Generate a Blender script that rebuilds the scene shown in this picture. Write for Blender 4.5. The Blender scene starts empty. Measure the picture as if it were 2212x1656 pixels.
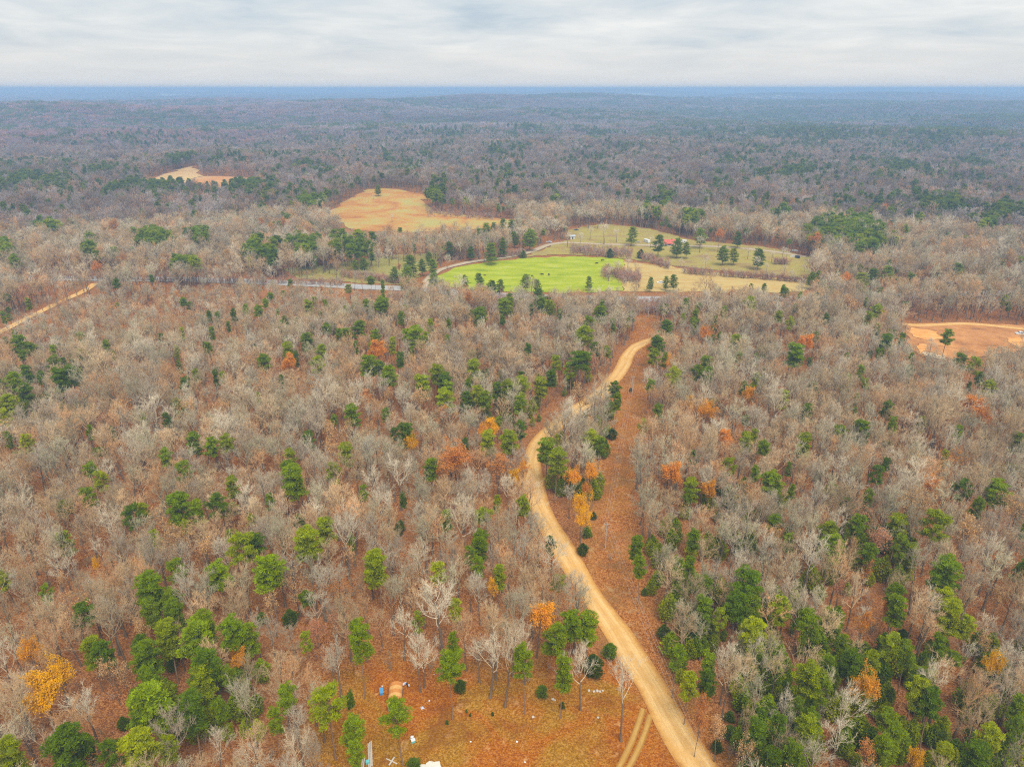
import bpy, bmesh, math, random
import numpy as np
from mathutils import Vector, geometry

# ------------------------------------------------------------------ camera, sky, sun, exposure
W, H = 1024, 766
FPX = 709.0
PITCH = math.radians(22.57)
CAMZ = 120.0
sc = bpy.context.scene
cam_d = bpy.data.cameras.new('camera')
cam_d.sensor_width = 36.0
cam_d.lens = FPX / W * 36.0
cam_d.clip_start = 0.5
cam_d.clip_end = 90000.0
cam = bpy.data.objects.new('camera', cam_d)
sc.collection.objects.link(cam)
cam.location = (0, 0, CAMZ)
cam.rotation_euler = (math.pi / 2 - PITCH, 0, 0)
sc.camera = cam

SUN_EL, SUN_AZ = math.radians(58), math.radians(160)
SKY_STRENGTH = 0.06
world = bpy.data.worlds.new('World')
sc.world = world
world.use_nodes = True
wn, wl = world.node_tree.nodes, world.node_tree.links
wn.clear()


def nd(nodes, t, **kw):
    n = nodes.new(t)
    for k, v in kw.items():
        if k.startswith('i_'):
            n.inputs[k[2:]].default_value = v
        elif k.startswith('n_'):
            n.inputs[int(k[2:])].default_value = v
        else:
            setattr(n, k, v)
    return n


def math_n(nodes, links, op, a, b=None, c=None, clamp=False):
    n = nodes.new('ShaderNodeMath')
    n.operation = op
    n.use_clamp = clamp
    for i, v in enumerate((a, b, c)):
        if v is None:
            continue
        if isinstance(v, (int, float)):
            n.inputs[i].default_value = v
        else:
            links.new(v, n.inputs[i])
    return n.outputs[0]


def ramp(nodes, links, fac, stops, interp='LINEAR'):
    n = nodes.new('ShaderNodeValToRGB')
    n.color_ramp.interpolation = interp
    els = n.color_ramp.elements
    while len(els) > 1:
        els.remove(els[-1])
    els[0].position, els[0].color = stops[0][0], (*stops[0][1], 1)
    for p, c in stops[1:]:
        e = els.new(p)
        e.color = (*c, 1)
    links.new(fac, n.inputs[0])
    return n.outputs[0]


def mixc(nodes, links, fac, a, b, blend='MIX'):
    n = nodes.new('ShaderNodeMix')
    n.data_type = 'RGBA'
    n.blend_type = blend
    for sock, v in ((n.inputs[0], fac), (n.inputs[6], a), (n.inputs[7], b)):
        if isinstance(v, (int, float)):
            sock.default_value = v
        elif isinstance(v, tuple):
            sock.default_value = (*v, 1) if len(v) == 3 else v
        else:
            links.new(v, sock)
    return n.outputs[2]


def build_world():
    tc = nd(wn, 'ShaderNodeTexCoord')
    sep = nd(wn, 'ShaderNodeSeparateXYZ')
    wl.new(tc.outputs['Generated'], sep.inputs[0])
    sky = nd(wn, 'ShaderNodeTexSky', sky_type='NISHITA', sun_disc=False)
    sky.sun_elevation, sky.sun_rotation = SUN_EL, SUN_AZ
    sky.air_density, sky.dust_density = 1.0, 2.0
    skys = nd(wn, 'ShaderNodeVectorMath', operation='SCALE')
    wl.new(sky.outputs[0], skys.inputs[0])
    skys.inputs[3].default_value = SKY_STRENGTH
    # a flat overcast deck: the view direction meets a level cloud layer
    z = math_n(wn, wl, 'ADD', math_n(wn, wl, 'MAXIMUM', sep.outputs[2], 0.0), 0.10)
    px = math_n(wn, wl, 'DIVIDE', sep.outputs[0], z)
    py = math_n(wn, wl, 'DIVIDE', sep.outputs[1], z)
    cmb = nd(wn, 'ShaderNodeCombineXYZ')
    wl.new(px, cmb.inputs[0])
    wl.new(py, cmb.inputs[1])
    n1 = nd(wn, 'ShaderNodeTexNoise', i_Scale=1.0, i_Detail=8.0, i_Roughness=0.58, i_Distortion=0.35)
    wl.new(cmb.outputs[0], n1.inputs['Vector'])
    n2 = nd(wn, 'ShaderNodeTexNoise', i_Scale=0.12, i_Detail=3.0, i_Roughness=0.5)
    wl.new(cmb.outputs[0], n2.inputs['Vector'])
    s = math_n(wn, wl, 'ADD', math_n(wn, wl, 'MULTIPLY', n1.outputs[0], 0.62), math_n(wn, wl, 'MULTIPLY', n2.outputs[0], 0.38))
    cloud = ramp(wn, wl, s, [(0.36, (0.25, 0.295, 0.335)), (0.44, (0.315, 0.345, 0.365)), (0.51, (0.365, 0.38, 0.385)), (0.60, (0.43, 0.432, 0.425))])
    # cloud reads flatter and slightly warm where the deck is seen edge on
    hz = ramp(wn, wl, sep.outputs[2], [(0.0, (0.92, 0.92, 0.92)), (0.03, (0.62, 0.62, 0.62)), (0.06, (0.12, 0.12, 0.12)), (0.09, (0, 0, 0))], 'EASE')
    cloud = mixc(wn, wl, hz, cloud, (0.385, 0.378, 0.366))
    col = mixc(wn, wl, 0.93, skys.outputs[0], cloud)
    bg = nd(wn, 'ShaderNodeBackground')
    bg.inputs[1].default_value = 1.0
    wl.new(col, bg.inputs[0])
    out = nd(wn, 'ShaderNodeOutputWorld')
    wl.new(bg.outputs[0], out.inputs[0])


build_world()
sun_d = bpy.data.lights.new('sun', 'SUN')
sun_d.energy = 1.5
sun_d.angle = math.radians(32)
sun_d.color = (1.0, 0.96, 0.90)
sun = bpy.data.objects.new('sun', sun_d)
sc.collection.objects.link(sun)
# rotation 0 of the sky is +Y, turning clockwise seen from above
sdir = Vector((math.sin(SUN_AZ) * math.cos(SUN_EL), math.cos(SUN_AZ) * math.cos(SUN_EL), math.sin(SUN_EL)))
sun.rotation_euler = sdir.to_track_quat('Z', 'Y').to_euler()
sun.location = (0, -50, 300)

sc.view_settings.view_transform = 'Standard'
sc.view_settings.look = 'None'
sc.view_settings.gamma = 1.0
sc.view_settings.use_curve_mapping = False
sc.view_settings.exposure = 1.12
sc.render.engine = 'CYCLES'
cy = sc.cycles
cy.use_denoising = False
cy.filter_width = 1.15
cy.max_bounces = 5
cy.diffuse_bounces = 2
cy.glossy_bounces = 1
cy.transmission_bounces = 2
cy.transparent_max_bounces = 4
cy.volume_bounces = 2
cy.use_adaptive_sampling = True
cy.adaptive_threshold = 0.02
cy.sample_clamp_indirect = 4.0
sc.render.use_persistent_data = False

# ------------------------------------------------------------------ terrain and pixel-to-place helpers
rng = np.random.default_rng(7)
random.seed(7)


def sstep(a, b, x):
    t = np.clip((x - a) / (b - a), 0, 1)
    return t * t * (3 - 2 * t)


_g = np.random.default_rng(11)


def _waves(n, lmin, lmax):
    lam = _g.uniform(lmin, lmax, n)
    th = _g.uniform(0, 2 * math.pi, n)
    k = 2 * math.pi / lam
    return k * np.cos(th), k * np.sin(th), _g.uniform(0, 6.28, n), n


WV1, WV2, WV3, WV4 = _waves(6, 140, 260), _waves(6, 650, 1200), _waves(6, 2400, 4200), _waves(8, 4500, 9000)


def wsum(wv, x, y):
    kx, ky, ph, n = wv
    s = 0
    for a, b, c in zip(kx, ky, ph):
        s = s + np.sin(a * x + b * y + c)
    return s / math.sqrt(n)


def terrain(x, y):
    x = np.asarray(x, float)
    y = np.asarray(y, float)
    d = np.hypot(x, y)
    th = np.arctan2(x, np.maximum(y, 1e-3))
    h = 0.9 * sstep(90, 260, d) * wsum(WV1, x, y)
    h = h + 9.0 * sstep(850, 1900, d) * wsum(WV2, x, y)
    h = h + 13.0 * sstep(1300, 3000, d) * wsum(WV3, x, y)
    # the ridge that closes the middle distance
    rd = 4200 + 500 * np.sin(3.1 * th + 0.6) + 250 * np.sin(9 * th)
    re = 50 + 11 * np.sin(4.3 * th + 2.0) + 4 * np.sin(13 * th + 1)
    h = h + re * np.exp(-((d - rd) / 1000.0) ** 2)
    # the pastures beyond the highway lie on rises
    h = h + 13 * np.exp(-((x + 110) ** 2 + (y - 835) ** 2) / 115.0 ** 2) + 12 * np.exp(-((x + 450) ** 2 + (y - 1140) ** 2) / 130.0 ** 2)
    # a nearer shoulder on the left
    h = h + 26 * np.exp(-((d - 2900) / 600.0) ** 2) * np.exp(-((th + 0.55) / 0.16) ** 2)
    far = sstep(4500, 8500, d)
    h = h + far * (26 + 13 * wsum(WV4, x, y) + 22 * sstep(12000, 32000, d))
    # successive low ridges towards the horizon
    for r0, a0, w0, k1, k2, ph in ((1950, 19, 260, 3.7, 12.0, 0.9), (2900, 34, 400, 4.9, 15.0, 2.7), (7200, 34, 700, 5.1, 17.0, 0.4), (10500, 48, 1000, 6.3, 21.0, 1.9), (15500, 62, 1500, 4.7, 23.0, 3.1), (23000, 72, 2500, 7.7, 31.0, 4.4), (36000, 78, 4000, 6.1, 37.0, 5.2)):
        cr = a0 * (0.62 + 0.26 * np.sin(k1 * th + ph) + 0.16 * np.sin(k2 * th + 2 * ph) + 0.08 * np.sin(2.3 * k2 * th + 3 * ph))
        h = h + cr * np.exp(-((d - r0 - 0.06 * r0 * np.sin(k1 * th * 1.3 + ph)) / w0) ** 2)
    return np.minimum(h, 122.0)


CP, SP = math.cos(PITCH), math.sin(PITCH)


def ray(u, v):
    a = (np.asarray(u, float) - W / 2) / FPX
    b = (H / 2 - np.asarray(v, float)) / FPX
    return a, CP + b * SP, -SP + b * CP


def at(u, v, z=0.0):
    """the place on the ground (raised by z) that is seen at a point of the photograph"""
    dx, dy, dz = ray(u, v)
    dz = np.minimum(dz, -0.0012)
    zz = np.zeros_like(dx) + z
    for _ in range(18):
        t = (CAMZ - zz) / -dz
        nz = terrain(dx * t, dy * t) + z
        zz = zz + 0.6 * (nz - zz)
    return dx * t, dy * t, zz - z


def project(x, y, z):
    dy = y * CP - (z - CAMZ) * SP
    up = y * SP + (z - CAMZ) * CP
    dd = np.maximum(dy, 0.1)
    return W / 2 + FPX * x / dd, H / 2 - FPX * up / dd, dy


F2 = W / 2212.0           # coordinates read off the whole picture
ZS = 0.4631 / 3.0          # coordinates read off an enlarged ninth
REG = {1: (0, 200), 2: (1024, 200), 3: (2048, 200), 4: (0, 900), 5: (1024, 900), 6: (2048, 900),
       7: (0, 1533), 8: (1024, 1533), 9: (2048, 1533)}


def zp(r, x, y):
    return REG[r][0] / 3.0 + x * ZS, REG[r][1] / 3.0 + y * ZS


# ------------------------------------------------------------------ object helpers
C = sc.collection


def mesh_arrays(name, V, T, mats, mi=None, smooth=False):
    V = np.asarray(V, np.float32).reshape(-1, 3)
    T = np.asarray(T, np.int32).reshape(-1, 3)
    me = bpy.data.meshes.new(name)
    me.vertices.add(len(V))
    me.vertices.foreach_set('co', V.ravel())
    me.loops.add(len(T) * 3)
    me.loops.foreach_set('vertex_index', T.ravel())
    me.polygons.add(len(T))
    me.polygons.foreach_set('loop_start', np.arange(0, len(T) * 3, 3, dtype=np.int32))
    me.polygons.foreach_set('loop_total', np.full(len(T), 3, np.int32))
    for m in mats:
        me.materials.append(m)
    if mi is not None:
        me.polygons.foreach_set('material_index', np.asarray(mi, np.int32))
    if smooth:
        me.polygons.foreach_set('use_smooth', np.ones(len(T), bool))
    me.update(calc_edges=True)
    return me


def put(name, data, parent=None, loc=(0, 0, 0), rot=(0, 0, 0), scale=(1, 1, 1)):
    o = bpy.data.objects.new(name, data)
    C.objects.link(o)
    o.location, o.rotation_euler, o.scale = loc, rot, scale
    if parent is not None:
        o.parent = parent
    return o


def tag(o, label=None, cat=None, group=None, kind=None):
    for k, v in (('label', label), ('category', cat), ('group', group), ('kind', kind)):
        if v:
            o[k] = v
    return o


class MB:
    """collects boxes, tubes and sheets into one mesh"""

    def __init__(s):
        s.v, s.f = [], []

    def add(s, v, f):
        n = len(s.v)
        s.v += [tuple(p) for p in v]
        s.f += [tuple(i + n for i in q) for q in f]
        return s

    def box(s, x0, x1, y0, y1, z0, z1):
        return s.add([(x0, y0, z0), (x1, y0, z0), (x1, y1, z0), (x0, y1, z0), (x0, y0, z1), (x1, y0, z1), (x1, y1, z1), (x0, y1, z1)],
                     [(0, 3, 2, 1), (4, 5, 6, 7), (0, 1, 5, 4), (1, 2, 6, 5), (2, 3, 7, 6), (3, 0, 4, 7)])

    def prism(s, prof, x0, x1):
        """profile of (y, z) points run from x0 to x1"""
        n = len(prof)
        v = [(x0, y, z) for y, z in prof] + [(x1, y, z) for y, z in prof]
        f = [tuple(range(n - 1, -1, -1)), tuple(range(n, 2 * n))]
        f += [(i, (i + 1) % n, n + (i + 1) % n, n + i) for i in range(n)]
        return s.add(v, f)

    def tube(s, pts, rad, k=8, cap=True):
        pts = [Vector(p) for p in pts]
        if not isinstance(rad, (list, tuple)):
            rad = [rad] * len(pts)
        n0 = len(s.v)
        for i, p in enumerate(pts):
            t = (pts[min(i + 1, len(pts) - 1)] - pts[max(i - 1, 0)]).normalized()
            a = t.cross(Vector((0.13, 0.31, 0.94)))
            if a.length < 1e-3:
                a = t.cross(Vector((1, 0, 0)))
            a.normalize()
            b = t.cross(a)
            for j in range(k):
                w = 2 * math.pi * j / k
                q = p + (a * math.cos(w) + b * math.sin(w)) * rad[i]
                s.v.append(tuple(q))
        for i in range(len(pts) - 1):
            for j in range(k):
                s.f.append((n0 + i * k + j, n0 + i * k + (j + 1) % k, n0 + (i + 1) * k + (j + 1) % k, n0 + (i + 1) * k + j))
        if cap:
            s.f.append(tuple(n0 + j for j in range(k - 1, -1, -1)))
            s.f.append(tuple(n0 + (len(pts) - 1) * k + j for j in range(k)))
        return s

    def build(s, name, mat, parent=None, loc=(0, 0, 0), rz=0.0, bevel=0.0):
        me = bpy.data.meshes.new(name)
        me.from_pydata(s.v, [], s.f)
        me.materials.append(mat)
        me.update()
        o = put(name, me, parent, loc, (0, 0, rz))
        if bevel:
            b = o.modifiers.new('bevel', 'BEVEL')
            b.width = bevel
            b.segments = 2
        return o


def empty(name, loc, rz=0.0, scale=(1, 1, 1)):
    o = bpy.data.objects.new(name, None)
    o.empty_display_size = 0.3
    C.objects.link(o)
    o.location, o.rotation_euler, o.scale = loc, (0, 0, rz), scale
    return o


# ------------------------------------------------------------------ materials
def new_mat(name):
    m = bpy.data.materials.new(name)
    m.use_nodes = True
    n, l = m.node_tree.nodes, m.node_tree.links
    n.clear()
    out = n.new('ShaderNodeOutputMaterial')
    return m, n, l, out


def bsdf(n, l, out, col, rough=0.9, spec=0.1, metal=0.0):
    b = n.new('ShaderNodeBsdfPrincipled')
    b.inputs['Roughness'].default_value = rough
    b.inputs['Specular IOR Level'].default_value = spec
    b.inputs['Metallic'].default_value = metal
    if isinstance(col, tuple):
        b.inputs['Base Color'].default_value = (*col, 1)
    else:
        l.new(col, b.inputs['Base Color'])
    l.new(b.outputs[0], out.inputs[0])
    return b


def coords(n, l):
    return n.new('ShaderNodeTexCoord').outputs['Object']


def noise(n, l, vec, scale, detail=4.0, rough=0.55, dist=0.0):
    t = nd(n, 'ShaderNodeTexNoise', i_Scale=scale, i_Detail=detail, i_Roughness=rough, i_Distortion=dist)
    l.new(vec, t.inputs['Vector'])
    return t.outputs[0]


def mat_plain(name, col, rough=0.7, spec=0.2, metal=0.0, var=0.25, scale=2.0):
    m, n, l, out = new_mat(name)
    f = noise(n, l, coords(n, l), scale, 4)
    c = mixc(n, l, f, tuple(max(0, x * (1 - var)) for x in col), tuple(min(1, x * (1 + var)) for x in col))
    bsdf(n, l, out, c, rough, spec, metal)
    return m


def mat_tint(name, lo=0.7, hi=1.25, rough=0.9, trans=0.0, scale=1.3, spec=0.05):
    """colour comes from each plant's own tint, with variation inside one plant"""
    m, n, l, out = new_mat(name)
    a = n.new('ShaderNodeAttribute')
    a.attribute_type = 'INSTANCER'
    a.attribute_name = 'tint'
    f = noise(n, l, coords(n, l), scale, 3, 0.6)
    g = math_n(n, l, 'MULTIPLY_ADD', f, (hi - lo) * 2.0, lo - (hi - lo) * 0.5)
    v = n.new('ShaderNodeVectorMath')
    v.operation = 'SCALE'
    l.new(a.outputs['Color'], v.inputs[0])
    l.new(g, v.inputs[3])
    d = n.new('ShaderNodeBsdfDiffuse')
    d.inputs['Roughness'].default_value = 0.5
    l.new(v.outputs[0], d.inputs[0])
    if trans > 0:
        t = n.new('ShaderNodeBsdfTranslucent')
        l.new(v.outputs[0], t.inputs[0])
        mx = n.new('ShaderNodeMixShader')
        mx.inputs[0].default_value = trans
        l.new(d.outputs[0], mx.inputs[1])
        l.new(t.outputs[0], mx.inputs[2])
        l.new(mx.outputs[0], out.inputs[0])
    else:
        l.new(d.outputs[0], out.inputs[0])
    return m


M_TWIG = mat_tint('twig bark', 0.75, 1.2)
M_NEEDLE = mat_tint('pine needles', 0.5, 1.4, trans=0.5, scale=0.8)
M_LEAF = mat_tint('autumn leaves', 0.65, 1.3, trans=0.35, scale=0.9)


def mat_trunk(name, a, b):
    m, n, l, out = new_mat(name)
    co = coords(n, l)
    mp = n.new('ShaderNodeMapping')
    mp.inputs['Scale'].default_value = (6, 6, 0.9)
    l.new(co, mp.inputs[0])
    f = noise(n, l, mp.outputs[0], 1.0, 4)
    bsdf(n, l, out, mixc(n, l, f, a, b), 0.95, 0.05)
    return m


M_TRUNK = mat_trunk('grey bark', (0.10, 0.065, 0.04), (0.34, 0.26, 0.18))
M_BRANCH = mat_trunk('pale branch bark', (0.26, 0.19, 0.12), (0.52, 0.41, 0.27))
M_PTRUNK = mat_trunk('pine bark', (0.20, 0.12, 0.07), (0.42, 0.28, 0.18))


def ground_material():
    m, n, l, out = new_mat('forest floor')
    co = coords(n, l)
    z = n.new('ShaderNodeAttribute')
    z.attribute_name = 'zone'
    sep = n.new('ShaderNodeSeparateColor')
    l.new(z.outputs['Color'], sep.inputs[0])
    clear, cut, far = sep.outputs
    big = noise(n, l, co, 0.02, 5, 0.6)
    med = noise(n, l, co, 0.11, 5, 0.6, 0.4)
    spk = noise(n, l, co, 1.6, 5, 0.8)
    vor = nd(n, 'ShaderNodeTexVoronoi', i_Scale=4.2)
    l.new(co, vor.inputs['Vector'])
    leaf = n.new('ShaderNodeSeparateColor')
    l.new(vor.outputs['Color'], leaf.inputs[0])
    speck = math_n(n, l, 'ADD', math_n(n, l, 'MULTIPLY', spk, 0.55), math_n(n, l, 'MULTIPLY', leaf.outputs[0], 0.45))
    floor = ramp(n, l, speck, [(0.2, (0.09, 0.026, 0.006)), (0.42, (0.27, 0.092, 0.024)), (0.6, (0.42, 0.165, 0.05)), (0.8, (0.60, 0.33, 0.15))])
    floor = mixc(n, l, ramp(n, l, med, [(0.4, (0, 0, 0)), (0.66, (0.55, 0.55, 0.55))]), floor, (0.30, 0.14, 0.055))
    yard = ramp(n, l, speck, [(0.15, (0.17, 0.040, 0.003)), (0.42, (0.34, 0.095, 0.008)), (0.58, (0.43, 0.135, 0.014)), (0.85, (0.58, 0.26, 0.06))])
    grassy = ramp(n, l, speck, [(0.2, (0.19, 0.085, 0.006)), (0.5, (0.35, 0.165, 0.014)), (0.8, (0.52, 0.29, 0.06))])
    gm = math_n(n, l, 'MULTIPLY', ramp(n, l, noise(n, l, co, 0.06, 5, 0.6, 0.8), [(0.44, (0, 0, 0)), (0.58, (1, 1, 1))]), 0.9)
    ysep = n.new('ShaderNodeSeparateXYZ')
    l.new(co, ysep.inputs[0])
    yard = mixc(n, l, gm, yard, grassy)
    sandy = noise(n, l, co, 0.22, 5, 0.65, 0.6)
    yard = mixc(n, l, ramp(n, l, noise(n, l, co, 0.09, 4, 0.6, 1.0), [(0.52, (0, 0, 0)), (0.66, (0.6, 0.6, 0.6))]), yard, (0.20, 0.062, 0.012))
    yard = mixc(n, l, ramp(n, l, sandy, [(0.6, (0, 0, 0)), (0.68, (0.75, 0.75, 0.75))]), yard, (0.64, 0.34, 0.13))
    cutc = ramp(n, l, speck, [(0.2, (0.12, 0.034, 0.006)), (0.5, (0.38, 0.125, 0.026)), (0.8, (0.60, 0.29, 0.10))])
    cutc = mixc(n, l, ramp(n, l, med, [(0.45, (0, 0, 0)), (0.7, (0.6, 0.6, 0.6))]), cutc, (0.40, 0.20, 0.05))
    cutc = mixc(n, l, ramp(n, l, noise(n, l, co, 0.07, 5, 0.65, 1.0), [(0.5, (0, 0, 0)), (0.64, (0.7, 0.7, 0.7))]), cutc, (0.24, 0.12, 0.04))
    cutc = mixc(n, l, ramp(n, l, noise(n, l, co, 0.16, 5, 0.65, 1.5), [(0.58, (0, 0, 0)), (0.68, (0.6, 0.6, 0.6))]), cutc, (0.50, 0.33, 0.15))
    col = mixc(n, l, clear, floor, yard)
    col = mixc(n, l, cut, col, cutc)
    # beyond the last built trees the ground itself shows woods and pines
    wood = ramp(n, l, noise(n, l, co, 0.012, 6, 0.65), [(0.35, (0.055, 0.085, 0.05)), (0.46, (0.15, 0.125, 0.10)), (0.6, (0.21, 0.155, 0.125)), (0.72, (0.26, 0.16, 0.11))])
    fld = ramp(n, l, noise(n, l, co, 0.0016, 5, 0.6), [(0.55, (0, 0, 0)), (0.58, (0.9, 0.9, 0.9))])
    wood = mixc(n, l, fld, wood, (0.62, 0.56, 0.36))
    col = mixc(n, l, far, col, wood)
    b = bsdf(n, l, out, col, 1.0, 0.0)
    bp = n.new('ShaderNodeBump')
    bp.inputs['Strength'].default_value = 0.5
    bp.inputs['Distance'].default_value = 0.12
    l.new(speck, bp.inputs['Height'])
    l.new(bp.outputs[0], b.inputs['Normal'])
    return m


def road_material(name, mid, rut, edge, leafy, verge=0.72):
    m, n, l, out = new_mat(name)
    co = coords(n, l)
    uv = n.new('ShaderNodeAttribute')
    uv.attribute_name = 'across'
    u = math_n(n, l, 'ABSOLUTE', uv.outputs['Fac'])
    nz = noise(n, l, co, 0.35, 5, 0.65)
    fn = noise(n, l, co, 3.0, 3, 0.7)
    u2 = math_n(n, l, 'ADD', u, math_n(n, l, 'MULTIPLY', math_n(n, l, 'SUBTRACT', nz, 0.5), 0.55))
    u3 = math_n(n, l, 'ADD', u2, math_n(n, l, 'MULTIPLY', math_n(n, l, 'SUBTRACT', fn, 0.5), 0.35))
    c = ramp(n, l, u3, [(0.05, mid), (0.3, rut), (0.5, rut), (verge - 0.08, edge), (verge + 0.1, leafy)])
    al = n.new('ShaderNodeAttribute')
    al.attribute_name = 'along'
    cv = n.new('ShaderNodeCombineXYZ')
    l.new(math_n(n, l, 'MULTIPLY', uv.outputs['Fac'], 4.5), cv.inputs[0])
    l.new(math_n(n, l, 'MULTIPLY', al.outputs['Fac'], 0.05), cv.inputs[1])
    rutn = noise(n, l, cv.outputs[0], 1.6, 5, 0.65, 0.3)
    c = mixc(n, l, ramp(n, l, rutn, [(0.42, (0, 0, 0)), (0.62, (0.55, 0.55, 0.55))]), c, tuple(x * 0.85 for x in edge))
    wash = noise(n, l, co, 0.09, 6, 0.7, 1.2)
    c = mixc(n, l, ramp(n, l, wash, [(0.46, (0, 0, 0)), (0.66, (0.65, 0.65, 0.65))]), c, edge)
    damp = noise(n, l, co, 0.6, 4, 0.7, 0.5)
    c = mixc(n, l, ramp(n, l, damp, [(0.58, (0, 0, 0)), (0.72, (0.5, 0.5, 0.5))]), c, tuple(x * 0.7 for x in edge))
    c2 = mixc(n, l, math_n(n, l, 'MULTIPLY', fn, 0.5), c, tuple(x * 0.62 for x in mid))
    bsdf(n, l, out, c2, 1.0, 0.0)
    return m


def field_material(name, cols, scale=0.05, streak=(1, 1, 1), fine=1.2):
    m, n, l, out = new_mat(name)
    co = coords(n, l)
    mp = n.new('ShaderNodeMapping')
    mp.inputs['Scale'].default_value = streak
    l.new(co, mp.inputs[0])
    a = noise(n, l, mp.outputs[0], scale, 6, 0.62, 0.3)
    b = noise(n, l, co, fine, 3, 0.7)
    f = math_n(n, l, 'ADD', math_n(n, l, 'MULTIPLY', a, 0.72), math_n(n, l, 'MULTIPLY', b, 0.28))
    k = len(cols)
    c = ramp(n, l, f, [(0.32 + 0.36 * i / max(1, k - 1), x) for i, x in enumerate(cols)])
    bsdf(n, l, out, c, 1.0, 0.0)
    return m


M_GROUND = ground_material()
M_ROAD = road_material('sandy dirt road', (0.78, 0.46, 0.16), (0.92, 0.60, 0.25), (0.72, 0.38, 0.10), (0.42, 0.15, 0.03), 0.86)
M_TRACK = road_material('wheel rut', (0.66, 0.40, 0.12), (0.60, 0.35, 0.09), (0.46, 0.22, 0.04), (0.34, 0.14, 0.02), 0.62)
M_LANE = road_material('gravel lane', (0.55, 0.43, 0.30), (0.66, 0.53, 0.37), (0.48, 0.36, 0.22), (0.36, 0.25, 0.12), 0.85)
M_ASPH = road_material('worn pale asphalt', (0.45, 0.44, 0.42), (0.52, 0.50, 0.48), (0.46, 0.43, 0.38), (0.40, 0.31, 0.20), 0.84)

# ------------------------------------------------------------------ outlines of the setting, read off the photograph
ROAD_PX = [(1530, 1690, 64), (1512, 1656, 62), (1470, 1590, 56), (1440, 1540, 52), (1405, 1480, 46), (1365, 1420, 42), (1330, 1360, 38),
           (1295, 1310, 36), (1262, 1260, 34), (1235, 1215, 33), (1205, 1165, 32), (1178, 1120, 30), (1158, 1075, 28), (1150, 1030, 27),
           (1151, 990, 27), (1167, 955, 27), (1195, 925, 26), (1230, 895, 25), (1265, 870, 24), (1300, 845, 23), (1330, 815, 24),
           (1350, 785, 24), (1358, 765, 23), (1372, 748, 22), (1398, 738, 20), (1416, 733, 18), (1436, 729, 16), (1460, 724, 14)]
HWY_PX = [(-260, 597), (-60, 599), (90, 601), (240, 602), (380, 603), (520, 607), (660, 613), (790, 620), (920, 625), (1060, 637), (1200, 643),
          (1340, 646), (1480, 646), (1620, 646), (1760, 645), (1900, 642), (2060, 636), (2300, 628)]
LANE_PX = [(915, 622), (925, 603), (950, 583), (1010, 567), (1080, 557), (1140, 546), (1185, 529), (1225, 524), (1290, 527), (1420, 530), (1550, 533),
           (1650, 541), (1742, 555)]
LEFT_PX = [(-80, 756), (0, 717), (45, 694), (90, 672), (135, 650), (182, 628), (205, 612)]
TRK_PX = [(1948, 700), (1985, 703), (2030, 701), (2080, 699), (2140, 703), (2212, 711), (2300, 722)]


def px_line(pts):
    a = np.array([p[:2] for p in pts], float) * F2
    x, y, z = at(a[:, 0], a[:, 1])
    return np.stack([x, y], 1)


def smooth_line(p, step):
    q = []
    P = np.vstack([2 * p[0] - p[1], p, 2 * p[-1] - p[-2]])
    for i in range(1, len(P) - 2):
        a, b, c, d = P[i - 1], P[i], P[i + 1], P[i + 2]
        n = max(2, int(np.linalg.norm(c - b) / step))
        for t in np.linspace(0, 1, n, endpoint=False):
            q.append(0.5 * ((2 * b) + (-a + c) * t + (2 * a - 5 * b + 4 * c - d) * t * t + (-a + 3 * b - 3 * c + d) * t ** 3))
    q.append(P[-2])
    return np.array(q)


ROAD = smooth_line(px_line(ROAD_PX), 3.0)
HWY = smooth_line(px_line(HWY_PX), 10.0)
LANE = smooth_line(px_line(LANE_PX), 6.0)
LEFTR = smooth_line(px_line(LEFT_PX), 6.0)
TRK = smooth_line(px_line(TRK_PX), 6.0)
CUT_L = px_line([(1383, 670), (1380, 692), (1365, 740), (1345, 800), (1333, 860), (1318, 930), (1303, 1000), (1292, 1080), (1262, 1180), (1240, 1235), (1235, 1290),
                 (1290, 1350), (1360, 1450), (1420, 1560), (1480, 1670), (1520, 1740)])
CUT_R = px_line([(1418, 670), (1416, 692), (1412, 740), (1401, 800), (1388, 880), (1374, 960), (1363, 1050), (1359, 1110), (1367, 1180), (1383, 1240), (1400, 1300),
                 (1424, 1380), (1450, 1450), (1482, 1530), (1540, 1640), (1590, 1740)])
CUT = np.vstack([CUT_L, CUT_R[::-1]])
CLEARING = px_line([(760, 1530), (790, 1475), (850, 1462), (930, 1500), (1000, 1478), (1090, 1495), (1180, 1470), (1230, 1490), (1310, 1480), (1350, 1505),
                    (1395, 1530), (1450, 1600), (1500, 1690), (1500, 1900), (760, 1900), (700, 1720), (740, 1600)])
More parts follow.
